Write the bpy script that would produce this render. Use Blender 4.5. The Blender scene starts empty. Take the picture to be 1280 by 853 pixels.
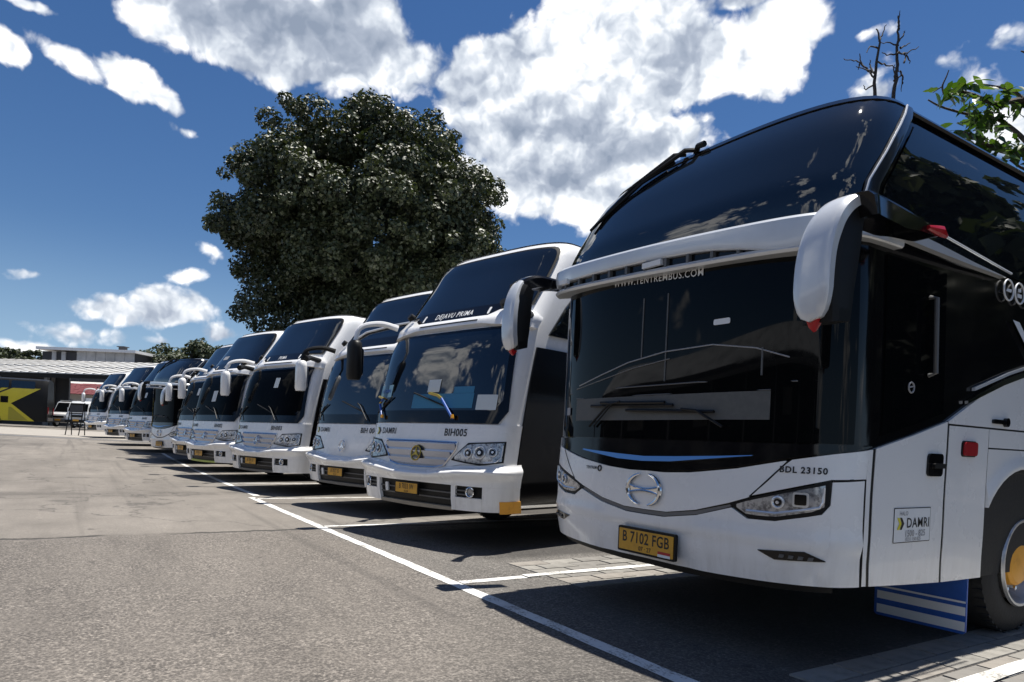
import bpy, math, random
import numpy as np
from mathutils import Vector, Matrix, Euler
from bisect import bisect_right
random.seed(7)
scene = bpy.context.scene
COL = scene.collection
R = math.radians
# ------------------------------------------------------------------ camera
EYE = 1.2
YAW = R(57.3)
FW = Vector((-math.sin(YAW), math.cos(YAW), 0))
RT = Vector((math.cos(YAW), math.sin(YAW), 0))
ROLL = math.atan(.041)
cam = bpy.data.cameras.new('camera')
camo = bpy.data.objects.new('camera', cam)
COL.objects.link(camo)
cam.sensor_width = 36
cam.lens = 860 / 1280 * 36
cam.shift_y = 126 / 1280
cam.clip_end = 4000
cam.clip_start = .05
camo.rotation_euler = (Matrix.Rotation(YAW, 3, 'Z') @ Matrix.Rotation(R(90), 3, 'X') @ Matrix.Rotation(ROLL, 3, 'Z')).to_euler()
camo.location = (0, 0, EYE)
scene.camera = camo
scene.view_settings.view_transform = 'Standard'
scene.view_settings.look = 'None'
scene.view_settings.exposure = 0.70
scene.view_settings.gamma = 1
# ------------------------------------------------------------------ node helpers
class NT:
    def __init__(s, tree):
        s.t = tree
        tree.nodes.clear()
    def n(s, typ, ins=None, **kw):
        nd = s.t.nodes.new(typ)
        for k, v in kw.items():
            setattr(nd, k, v)
        for k, v in (ins or {}).items():
            if isinstance(v, bpy.types.NodeSocket):
                s.t.links.new(v, nd.inputs[k])
            else:
                nd.inputs[k].default_value = v
        return nd
    def m(s, op, a, b=0., c=0., clamp=False):
        nd = s.n('ShaderNodeMath', {0: a, 1: b, 2: c}, operation=op)
        nd.use_clamp = clamp
        return nd.outputs[0]
    def vm(s, op, a, b=(0, 0, 0)):
        nd = s.n('ShaderNodeVectorMath', {0: a, 1: b}, operation=op)
        return nd.outputs['Value'] if op in ('LENGTH', 'DOT_PRODUCT') else nd.outputs[0]
    def noise(s, vec, scale, detail=2., rough=.5, dist=0., out='Fac'):
        return s.n('ShaderNodeTexNoise', {'Vector': vec, 'Scale': scale, 'Detail': detail, 'Roughness': rough, 'Distortion': dist}).outputs[out]
    def ramp(s, fac, stops, interp='LINEAR'):
        nd = s.n('ShaderNodeValToRGB', {'Fac': fac})
        cr = nd.color_ramp
        cr.interpolation = interp
        while len(cr.elements) < len(stops):
            cr.elements.new(.5)
        for e, (p, c) in zip(cr.elements, stops):
            e.position = p
            e.color = (c, c, c, 1) if not isinstance(c, (tuple, list)) else (*c[:3], 1)
        return nd.outputs['Color']
    def mix(s, fac, a, b, blend='MIX'):
        nd = s.n('ShaderNodeMix', data_type='RGBA', blend_type=blend)
        for k, v in ((0, fac), (6, a), (7, b)):
            if isinstance(v, bpy.types.NodeSocket):
                s.t.links.new(v, nd.inputs[k])
            else:
                nd.inputs[k].default_value = (*v, 1) if isinstance(v, (tuple, list)) and len(v) == 3 else v
        return nd.outputs[2]
    def smooth(s, v, a, b):
        return s.n('ShaderNodeMapRange', {'Value': v, 'From Min': a, 'From Max': b}, interpolation_type='SMOOTHSTEP').outputs[0]
# ------------------------------------------------------------------ sky, clouds, sun
SUNV = Vector((-.04, .255, 1)).normalized()
world = bpy.data.worlds.new('World')
scene.world = world
world.use_nodes = True
world.cycles.sampling_method = 'MANUAL'
world.cycles.sample_map_resolution = 512
W = NT(world.node_tree)
def ray(px, py):
    u = (px - 640) / 860
    v = -(py - 552.5) / 860
    c, s = math.cos(ROLL), math.sin(ROLL)
    return (FW + RT * (u * c - v * s) + Vector((0, 0, u * s + v * c))).normalized()
# cumulus masses: bearing given by a reference point, angular half-width and half-height, tilt, strength, greyness
CLOUDS = [
    (705, 165, 150, 118, 0, 1.6, .32), (765, 55, 100, 80, -10, 1.6, 0), (668, 110, 78, 68, 0, 1.15, 0), (850, 85, 120, 55, -5, 1.4, .1),
    (975, 55, 95, 62, -25, 1.0, .1), (700, 228, 178, 52, 0, 1.5, .95), (860, 175, 70, 45, 0, 1.0, .1), (618, 186, 62, 62, 0, 1.1, .4),
    (335, 25, 205, 74, 4, 1.6, .95), (250, -5, 150, 62, 10, 1.3, .5), (425, 5, 85, 50, -8, 1.1, .8), (352, 62, 60, 30, 5, .9, -.7),
    (85, 68, 62, 25, 18, .95, 0), (160, 97, 66, 28, 20, .95, .2), (215, 130, 40, 22, 25, .9, 0), (232, 165, 42, 18, 15, .75, 0), (6, 55, 26, 26, 0, .9, 0), (40, 3, 45, 14, 0, .9, .2),
    (265, 310, 36, 19, 10, .62, 0), (235, 342, 26, 15, 0, .5, 0), (45, 344, 26, 10, 0, .42, 0),
    (225, 385, 60, 28, 4, .85, .3), (130, 392, 55, 32, 0, .85, .4), (105, 422, 85, 24, 0, .75, .6), (40, 434, 80, 16, 0, .6, .6), (285, 420, 55, 26, 0, .7, .3), (225, 432, 70, 14, 0, .5, .5),
    (1085, 130, 70, 60, -20, .7, 0), (1175, 80, 70, 34, 15, .58, 0), (1245, 60, 60, 28, 0, .42, 0), (940, 0, 60, 16, 0, .8, .2), (1080, 40, 60, 18, 0, .6, 0), (1260, 170, 50, 30, 0, .6, 0),
]
tc = W.n('ShaderNodeTexCoord').outputs['Generated']
D0 = W.vm('NORMALIZE', tc)
wn = W.noise(D0, 6., 5., .55, out='Color')
warp = W.vm('SCALE', W.vm('SUBTRACT', wn, (.5, .5, .5)))
warp.node.inputs['Scale'].default_value = .032
D = W.vm('ADD', D0, warp)
mask = None
grey = None
for px, py, rx, ry, tilt, st, gr in CLOUDS:
    c = ray(px, py)
    u = Vector((0, 0, 1)).cross(c).normalized() * -1
    v = u.cross(c).normalized()
    if v.z < 0:
        v = -v
    t = R(-tilt)
    u, v = u * math.cos(t) + v * math.sin(t), v * math.cos(t) - u * math.sin(t)
    k = 1 / (860 * (1 + ((px - 640) / 860) ** 2 * .5 + ((py - 552) / 860) ** 2 * .6))
    w = u.cross(v)
    rot = Matrix((u, v, w)).transposed().to_euler()
    mp = W.n('ShaderNodeMapping', {'Vector': D, 'Location': c, 'Rotation': rot, 'Scale': (rx * k * 1.30, ry * k * 1.30, .9)}, vector_type='TEXTURE').outputs[0]
    d = W.vm('LENGTH', mp)
    val = W.m('MULTIPLY_ADD', d, -st * 1.25, st * 1.25 + .02)
    mask = val if mask is None else W.m('SMOOTH_MAX', mask, val, .12)
    if gr:
        g = W.m('MULTIPLY', W.m('SUBTRACT', 1.15, d, clamp=True), gr)
        grey = g if grey is None else W.m('ADD', grey, g)
# broken cumulus over the rest of the sky
away = W.smooth(W.vm('DOT_PRODUCT', D0, tuple((FW + Vector((0, 0, .35))).normalized())), .72, .45)
rest = W.m('MULTIPLY', W.m('SUBTRACT', W.noise(D, 2.6, 3., .5), .53), 5.)
rest = W.m('SUBTRACT', W.m('MULTIPLY', W.m('ADD', rest, .6), away), .6)
mask = W.m('MAXIMUM', mask, rest)
# billows: rounded cells at several scales, lit from the sun's side
st3 = W.vm('MULTIPLY', D0, (1, 1, 1.1))
wsm = W.vm('SCALE', W.vm('SUBTRACT', W.noise(D0, 16., 4., .55, out='Color'), (.5, .5, .5)))
wsm.node.inputs['Scale'].default_value = .05
bp0 = W.vm('ADD', st3, wsm)
LGT = SUNV * .8 - RT * .45
def billow(p):
    v1 = W.n('ShaderNodeTexVoronoi', {'Vector': p, 'Scale': 8.5, 'Detail': 3., 'Roughness': .45, 'Lacunarity': 2.4}, feature='F1').outputs['Distance']
    return W.m('SUBTRACT', .5, v1)
b1 = billow(bp0)
b2 = billow(W.vm('ADD', bp0, tuple(LGT * .024)))
f1 = W.noise(W.vm('ADD', st3, wsm), 7., 8., .55, 0.)
dens = W.m('ADD', mask, W.m('ADD', W.m('MULTIPLY', W.m('SUBTRACT', f1, .5), 2.1), W.m('MULTIPLY', b1, .75)))
alpha = W.smooth(dens, .06, .36)
relief = W.m('MULTIPLY', W.m('SUBTRACT', b1, b2), 1.45)
body = W.smooth(dens, .3, 1.25)
lum = W.m('ADD', W.m('ADD', .82, relief), W.m('MULTIPLY', b1, .22))
lum = W.m('ADD', lum, W.m('MULTIPLY', W.m('SUBTRACT', W.noise(D0, 9., 3., .5), .5), .35))
lum = W.m('SUBTRACT', lum, W.m('MULTIPLY', W.m('MULTIPLY', grey, body), .42))
ccol = W.ramp(lum, [(0., (.24, .29, .38)), (.35, (.38, .43, .52)), (.6, (.60, .65, .72)), (.86, (.95, .96, .98)), (1., (1.10, 1.10, 1.10))])
sky = W.n('ShaderNodeTexSky', sky_type='NISHITA')
sky.sun_disc = False
sky.sun_elevation = math.asin(SUNV.z)
sky.sun_rotation = math.atan2(SUNV.x, SUNV.y)
sky.air_density = 1.0
sky.dust_density = .1
sky.ozone_density = 2.5
hsv = W.n('ShaderNodeHueSaturation', {'Color': sky.outputs[0], 'Saturation': 1.25, 'Hue': .507, 'Value': 0.60})
cl = W.vm('SCALE', ccol)
cl.node.inputs['Scale'].default_value = 8.6
hz = W.m('MULTIPLY', W.smooth(W.n('ShaderNodeSeparateXYZ', {0: D0}).outputs[2], .26, -.02), .85)
skyc = W.mix(hz, hsv.outputs[0], (2.3, 3.55, 5.3))
mixc = W.mix(alpha, skyc, cl)
bg = W.n('ShaderNodeBackground', {'Color': mixc, 'Strength': 0.088})
W.t.links.new(bg.outputs[0], W.n('ShaderNodeOutputWorld').inputs[0])
sun = bpy.data.lights.new('sun', 'SUN')
sun.energy = 4.9
sun.angle = R(.53)
sun.color = (1, .955, .88)
suno = bpy.data.objects.new('sun', sun)
COL.objects.link(suno)
suno.rotation_euler = SUNV.to_track_quat('Z', 'Y').to_euler()
suno.location = SUNV * 50
# ------------------------------------------------------------------ materials
MAT = {}
def mat(name, col, rough=.5, metal=0., coat=0., spec=.5, noise=None, bump=None, ior=1.5, grime=None):
    """noise=(scale, darker colour, lo, hi[, scale2]) mixes a second colour in; bump=(scale, strength)"""
    m = bpy.data.materials.new(name)
    m.use_nodes = True
    T = NT(m.node_tree)
    co = T.n('ShaderNodeTexCoord').outputs['Object']
    c = (*col, 1)
    b = T.n('ShaderNodeBsdfPrincipled', {'Base Color': c, 'Roughness': rough, 'Metallic': metal, 'Coat Weight': coat, 'Coat Roughness': .06, 'Specular IOR Level': spec, 'IOR': ior})
    if noise:
        sc, c2, lo, hi = noise[:4]
        f = T.smooth(T.noise(co, sc, 6., .6), lo, hi)
        cc = T.mix(f, c, (*c2, 1))
        if grime:
            # road dust thrown up on the lower panels, runs and spots
            z = T.n('ShaderNodeSeparateXYZ', {0: co}).outputs[2]
            runs = T.noise(T.vm('MULTIPLY', co, (16., 16., 1.1)), 1., 4., .6)
            spots = T.smooth(T.noise(co, 38., 3., .6), .60, .72)
            low = T.smooth(T.m('ADD', z, T.m('MULTIPLY', T.noise(co, 2.3, 4., .6), .7)), 1.15, .62)
            g = T.m('ADD', T.m('MULTIPLY', low, T.smooth(runs, .35, .7)), T.m('MULTIPLY', spots, .25), clamp=True)
            cc = T.mix(T.m('MULTIPLY', g, grime), cc, (.36, .32, .26, 1))
        T.t.links.new(cc, b.inputs['Base Color'])
        T.t.links.new(T.m('MULTIPLY_ADD', f, .15, rough), b.inputs['Roughness'])
    if bump:
        bp = T.n('ShaderNodeBump', {'Height': T.noise(co, bump[0], 5., .6), 'Strength': bump[1], 'Distance': .02})
        T.t.links.new(bp.outputs[0], b.inputs['Normal'])
    T.t.links.new(b.outputs[0], T.n('ShaderNodeOutputMaterial').inputs[0])
    MAT[name] = m
    return m
mat('white', (.85, .845, .83), .26, coat=.5, noise=(1.7, (.78, .775, .76), .45, .8), grime=.28)
mat('silver', (.66, .68, .70), .3, metal=.25, coat=.6, noise=(3., (.60, .62, .64), .4, .8))
mat('gloss_black', (.005, .005, .006), .1, coat=.1, spec=.3, noise=(2.3, (.012, .011, .010), .5, .85))
mat('satin_black', (.010, .010, .010), .45, spec=.2)
mat('metallic_dark', (.028, .030, .034), .3, metal=.5, coat=.6)
mat('glass', (.005, .007, .010), .02, spec=1., noise=(4., (.010, .010, .010), .55, .95))
mat('glass_low', (.003, .0035, .004), .03, spec=.1, ior=1.17, noise=(3., (.006, .006, .006), .5, .9))
mat('glass_near', (.003, .0035, .004), .02, spec=.5, ior=1.24, noise=(3., (.006, .006, .006), .5, .9))
mat('trim_grey', (.10, .10, .10), .45)
mat('board_grey', (.085, .087, .083), .6, noise=(22., (.11, .11, .105), .4, .7))
mat('chrome', (.72, .73, .75), .13, metal=1.)
mat('grille', (.38, .42, .52), .22, metal=.9)
mat('lens', (.42, .43, .44), .12, metal=.4, coat=1., noise=(30., (.12, .12, .13), .42, .66))
mat('lamp_bright', (.75, .76, .77), .2, metal=.5, coat=1.)
mat('rubber', (.014, .014, .014), .75, noise=(9., (.03, .028, .025), .45, .8), bump=(40., .2))
mat('rim', (.60, .61, .62), .32, metal=.75, noise=(8., (.38, .37, .35), .5, .8))
mat('orange', (.78, .36, .03), .4, noise=(8., (.55, .24, .03), .5, .8))
mat('plate_yellow', (.66, .34, .025), .45, noise=(9., (.52, .26, .03), .45, .8))
mat('ink', (.008, .008, .010), .5)
mat('ink_white', (.75, .76, .76), .5)
mat('ink_grey', (.30, .30, .31), .5)
mat('ink_yellow', (.70, .62, .03), .5)
mat('red_lens', (.36, .008, .014), .25, coat=.2, spec=.3)
mat('flag_red', (.45, .02, .02), .5)
mat('blue', (.02, .10, .42), .4, noise=(5., (.015, .07, .28), .4, .8))
mat('sky_blue', (.035, .19, .33), .6)
mat('paper', (.62, .66, .66), .7)
mat('paper_blue', (.30, .52, .62), .7)
mat('yellow', (.62, .52, .02), .4, coat=.3, noise=(1.2, (.50, .42, .02), .4, .8))
mat('olive', (.36, .31, .02), .4, coat=.3)
mat('gold', (.55, .40, .08), .3, metal=.8)
mat('lime', (.45, .52, .10), .5)
mat('fan', (.30, .26, .20), .6)
mat('steel_sheet', (.50, .50, .49), .45, metal=.1, noise=(.9, (.34, .33, .31), .4, .75), bump=(3., .15))
mat('clad', (.50, .51, .52), .5, noise=(.6, (.26, .27, .28), .35, .8))
mat('dark_wall', (.035, .037, .045), .7, noise=(.7, (.06, .06, .065), .4, .8))
mat('wall_white', (.55, .54, .51), .8, noise=(1.3, (.36, .35, .32), .45, .8))
mat('roof_red', (.13, .022, .026), .7, noise=(2., (.10, .02, .022), .4, .8))
mat('post', (.16, .155, .15), .6)
mat('concrete', (.30, .275, .24), .85, noise=(2.2, (.27, .25, .225), .4, .75), bump=(25., .25))
mat('bark', (.055, .045, .036), .9, noise=(6., (.10, .085, .07), .45, .75), bump=(18., .6))
mat('bark_dead', (.035, .03, .028), .9)
mat('car_white', (.58, .58, .57), .3, coat=.6)

def mat_leaf(name, c1, c2, c3, rough=.42, trans=.25):
    m = bpy.data.materials.new(name)
    m.use_nodes = True
    T = NT(m.node_tree)
    geo = T.n('ShaderNodeNewGeometry')
    oi = T.n('ShaderNodeObjectInfo').outputs['Random']
    rnd = T.m('FRACT', T.m('ADD', geo.outputs['Random Per Island'], T.m('MULTIPLY', oi, 3.7)))
    c = T.ramp(rnd, [(0., c1), (.6, c2), (1., c3)])
    b = T.n('ShaderNodeBsdfPrincipled', {'Base Color': c, 'Roughness': rough, 'Specular IOR Level': .5})
    tr = T.n('ShaderNodeBsdfTranslucent', {'Color': T.mix(1., c, (1.4, 1.5, .5), 'MULTIPLY')})
    mx = T.n('ShaderNodeMixShader', {0: trans, 1: b.outputs[0], 2: tr.outputs[0]})
    T.t.links.new(mx.outputs[0], T.n('ShaderNodeOutputMaterial').inputs[0])
    MAT[name] = m
mat_leaf('leaf_dark', (.030, .038, .022), (.044, .060, .027), (.088, .100, .052), .52, .10)
mat_leaf('leaf_far', (.03, .042, .02), (.05, .065, .03), (.08, .09, .05), .6, .15)
mat_leaf('leaf_broad', (.026, .058, .012), (.045, .092, .018), (.10, .155, .03), .38, .35)

def mat_ground():
    m = bpy.data.materials.new('asphalt')
    m.use_nodes = True
    T = NT(m.node_tree)
    co = T.n('ShaderNodeTexCoord').outputs['Object']
    big = T.noise(co, .23, 5., .6, .6)
    mid = T.noise(co, 1.6, 6., .62)
    streak = T.noise(T.vm('MULTIPLY', co, (.25, 1.1, 1.)), 1.3, 5., .6)
    vor = T.n('ShaderNodeTexVoronoi', {'Vector': co, 'Scale': 62., 'Randomness': 1.}, feature='F1')
    stone = T.ramp(vor.outputs['Color'], [(0., .2), (.5, .75), (.85, 1.35), (1., 2.5)])
    gap = T.smooth(vor.outputs['Distance'], .75, .35)
    fine = T.noise(co, 170., 3., .7)
    # world-fixed zones: smoother pale concrete further down the yard, darker asphalt by the bays, shade painted under the parked buses
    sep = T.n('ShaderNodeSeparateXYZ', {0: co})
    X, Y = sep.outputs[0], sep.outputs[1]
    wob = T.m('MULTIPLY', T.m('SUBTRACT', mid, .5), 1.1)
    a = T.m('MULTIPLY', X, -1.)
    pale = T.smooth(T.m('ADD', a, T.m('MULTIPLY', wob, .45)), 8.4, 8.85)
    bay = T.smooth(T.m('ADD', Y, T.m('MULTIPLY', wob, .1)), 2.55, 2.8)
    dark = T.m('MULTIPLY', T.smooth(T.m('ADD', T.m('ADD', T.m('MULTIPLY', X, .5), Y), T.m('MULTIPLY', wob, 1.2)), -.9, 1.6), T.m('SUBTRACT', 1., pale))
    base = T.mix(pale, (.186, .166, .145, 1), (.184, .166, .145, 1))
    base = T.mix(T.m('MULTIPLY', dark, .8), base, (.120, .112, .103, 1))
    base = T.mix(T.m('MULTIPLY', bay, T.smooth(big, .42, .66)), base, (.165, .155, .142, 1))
    bus_shade = T.m('MULTIPLY', T.smooth(Y, 3.2, 4.2), T.smooth(T.m('COSINE', T.m('MULTIPLY', T.m('ADD', X, 3.4), 1.74)), -.55, -.1))
    base = T.mix(T.m('MULTIPLY', bus_shade, .85), base, (.045, .042, .040, 1))  # deepens the buses' shadow by painting the ground beneath them near black
    blot = T.ramp(big, [(.25, .72), (.5, 1.), (.75, 1.18)])
    blot2 = T.ramp(mid, [(.25, .8), (.5, 1.), (.8, 1.16)])
    st = T.ramp(streak, [(.3, .82), (.5, 1.), (.72, 1.15)])
    c = T.mix(1., T.mix(1., T.mix(1., base, blot, 'MULTIPLY'), blot2, 'MULTIPLY'), st, 'MULTIPLY')
    agg = T.m('MULTIPLY', T.m('SUBTRACT', 1., T.m('MULTIPLY', pale, .72)), T.ramp(mid, [(.3, .45), (.7, 1.)]))
    c = T.mix(T.m('MULTIPLY', agg, .78), c, T.mix(1., c, stone, 'MULTIPLY'))
    c = T.mix(T.m('MULTIPLY', T.m('MULTIPLY', agg, gap), .75), c, (.035, .032, .03, 1))
    c = T.mix(.55, c, T.mix(1., c, T.ramp(fine, [(.25, .3), (.75, 1.75)]), 'MULTIPLY'))
    pit = T.smooth(T.noise(co, 14., 2., .5), .74, .80)
    c = T.mix(T.m('MULTIPLY', pit, .8), c, (.03, .028, .026, 1))
    # old oil stains
    oil = T.smooth(T.noise(T.vm('ADD', co, (31., 7., 0.)), .9, 4., .5), .66, .76)
    c = T.mix(T.m('MULTIPLY', oil, .5), c, (.05, .046, .042, 1))
    tyre = T.smooth(T.noise(T.vm('MULTIPLY', co, (.045, 1.9, 1.)), 1.6, 3., .55), .56, .70)
    c = T.mix(T.m('MULTIPLY', tyre, .38), c, (.06, .055, .05, 1))
    drip = T.smooth(T.noise(T.vm('ADD', co, (3., 17., 0.)), 3.1, 3., .45), .70, .76)
    c = T.mix(T.m('MULTIPLY', drip, .6), c, (.03, .028, .026, 1))
    band = T.m('MULTIPLY', T.smooth(T.m('ABSOLUTE', T.m('SUBTRACT', T.m('ADD', a, wob), 13.9)), .9, .2), T.smooth(mid, .40, .60))
    c = T.mix(T.m('MULTIPLY', band, .55), c, (.07, .063, .056, 1))
    # a crack across the yard along the seam of the pale concrete
    cr = T.m('ABSOLUTE', T.m('SUBTRACT', T.m('ADD', a, T.m('MULTIPLY', T.m('SUBTRACT', T.noise(co, 2.2, 6., .7), .5), .35)), 8.62))
    crm = T.m('MULTIPLY', T.smooth(cr, .085, .02), T.smooth(T.noise(co, .8, 3., .5), .40, .48))
    c = T.mix(T.m('MULTIPLY', crm, .85), c, (.03, .028, .026, 1))
    cr2 = T.n('ShaderNodeTexVoronoi', {'Vector': T.vm('ADD', co, T.vm('SCALE', T.noise(co, 1.1, 4., .6, out='Color'))), 'Scale': .22}, feature='DISTANCE_TO_EDGE')
    cm2 = T.m('MULTIPLY', T.smooth(cr2.outputs['Distance'], .006, .0015), pale)
    c = T.mix(T.m('MULTIPLY', cm2, .6), c, (.06, .055, .05, 1))
    h = T.m('ADD', T.m('MULTIPLY', T.m('SUBTRACT', 1., vor.outputs['Distance']), agg), T.m('MULTIPLY', fine, .6))
    h = T.m('SUBTRACT', h, T.m('MULTIPLY', T.m('ADD', crm, pit), 2.))
    bp = T.n('ShaderNodeBump', {'Height': h, 'Strength': .55, 'Distance': .006})
    b = T.n('ShaderNodeBsdfPrincipled', {'Base Color': c, 'Roughness': .82, 'Specular IOR Level': .3, 'Normal': bp.outputs[0]})
    T.t.links.new(b.outputs[0], T.n('ShaderNodeOutputMaterial').inputs[0])
    MAT['asphalt'] = m
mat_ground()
def mat_line():
    m = bpy.data.materials.new('line_paint')
    m.use_nodes = True
    T = NT(m.node_tree)
    co = T.n('ShaderNodeTexCoord').outputs['Object']
    w = T.m('ADD', T.m('MULTIPLY', T.noise(co, 55., 4., .7), .6), T.m('MULTIPLY', T.noise(co, 4., 4., .6), .5))
    c = T.mix(T.smooth(w, .545, .66), (.66, .655, .63), (.22, .21, .19))
    c = T.mix(T.m('MULTIPLY', T.smooth(T.noise(co, 2., 4., .6), .45, .75), .35), c, (.36, .34, .31))
    bp = T.n('ShaderNodeBump', {'Height': T.noise(co, 80., 3., .6), 'Strength': .3, 'Distance': .004})
    b = T.n('ShaderNodeBsdfPrincipled', {'Base Color': c, 'Roughness': .7, 'Normal': bp.outputs[0]})
    T.t.links.new(b.outputs[0], T.n('ShaderNodeOutputMaterial').inputs[0])
    MAT['line_paint'] = m
mat_line()
# ------------------------------------------------------------------ bodywork surfaces
def lerp_tab(t,x):
    if x<=t[0][0]: return t[0][1]
    if x>=t[-1][0]: return t[-1][1]
    for (a,b),(c,d) in zip(t,t[1:]):
        if x<=c: 
            k=(x-a)/(c-a); return b+(d-b)*k
def smooth_tab(t,x):
    # monotone-ish cubic (catmull) interpolation
    if x<=t[0][0]: return t[0][1]
    if x>=t[-1][0]: return t[-1][1]
    n=len(t)
    for i in range(n-1):
        if x<=t[i+1][0]:
            x0,y0=t[i];x1,y1=t[i+1];h=x1-x0;k=(x-x0)/h
            def sl(j):
                if j==0: return (t[1][1]-t[0][1])/(t[1][0]-t[0][0])
                if j==n-1: return (t[-1][1]-t[-2][1])/(t[-1][0]-t[-2][0])
                a=(t[j][1]-t[j-1][1])/(t[j][0]-t[j-1][0]);b=(t[j+1][1]-t[j][1])/(t[j+1][0]-t[j][0])
                return 0. if a*b<=0 else 2*a*b/(a+b)
            m0,m1=sl(i)*h,sl(i+1)*h
            return (2*k**3-3*k*k+1)*y0+(k**3-2*k*k+k)*m0+(-2*k**3+3*k*k)*y1+(k**3-k*k)*m1
class Surf:
    def __init__(S,a,d,n,yp,wp,length):
        S.a,S.yp,S.wp=a,yp,wp
        pts=[]
        N=120
        for i in range(N+1):
            th=math.pi/2*i/N
            x=a*math.sin(th)**(2/n); y=d*(1-math.cos(th)**(2/n))
            pts.append((x,y))
        pts.append((a,length))
        S.tab=[];s=0;p=pts[0]
        for q in pts:
            s+=math.hypot(q[0]-p[0],q[1]-p[1]);S.tab.append((s,q[0],q[1]));p=q
        S.ss=[t[0] for t in S.tab];S.sc=S.tab[-2][0];S.d=d
    def out(S,s):
        q=abs(s);i=min(max(bisect_right(S.ss,q)-1,0),len(S.tab)-2)
        s0,x0,y0=S.tab[i];s1,x1,y1=S.tab[i+1];k=(q-s0)/max(s1-s0,1e-9)
        x=x0+(x1-x0)*k;y=y0+(y1-y0)*k
        return (x if s>=0 else -x),y
    def P(S,s,z,off=0.):
        x,y=S.out(s);w=smooth_tab(S.wp,z)/S.a
        p=(x*w,y+smooth_tab(S.yp,z),z)
        if off:
            e=.01
            a=S.P(s-e,z);b=S.P(s+e,z);c=S.P(s,z-e);d=S.P(s,z+e)
            u=[b[i]-a[i] for i in range(3)];v=[d[i]-c[i] for i in range(3)]
            n=(u[1]*v[2]-u[2]*v[1],u[2]*v[0]-u[0]*v[2],u[0]*v[1]-u[1]*v[0]);l=math.sqrt(sum(t*t for t in n)) or 1
            p=tuple(p[i]+n[i]/l*off for i in range(3))
        return p
    def s_at_y(S,y,z,sign=1):
        yy=y-smooth_tab(S.yp,z)
        for (s0,x0,y0),(s1,x1,y1) in zip(S.tab,S.tab[1:]):
            if y0<=yy<=y1 and y1>y0: return sign*(s0+(s1-s0)*(yy-y0)/(y1-y0))
        return sign*S.tab[-1][0]
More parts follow.
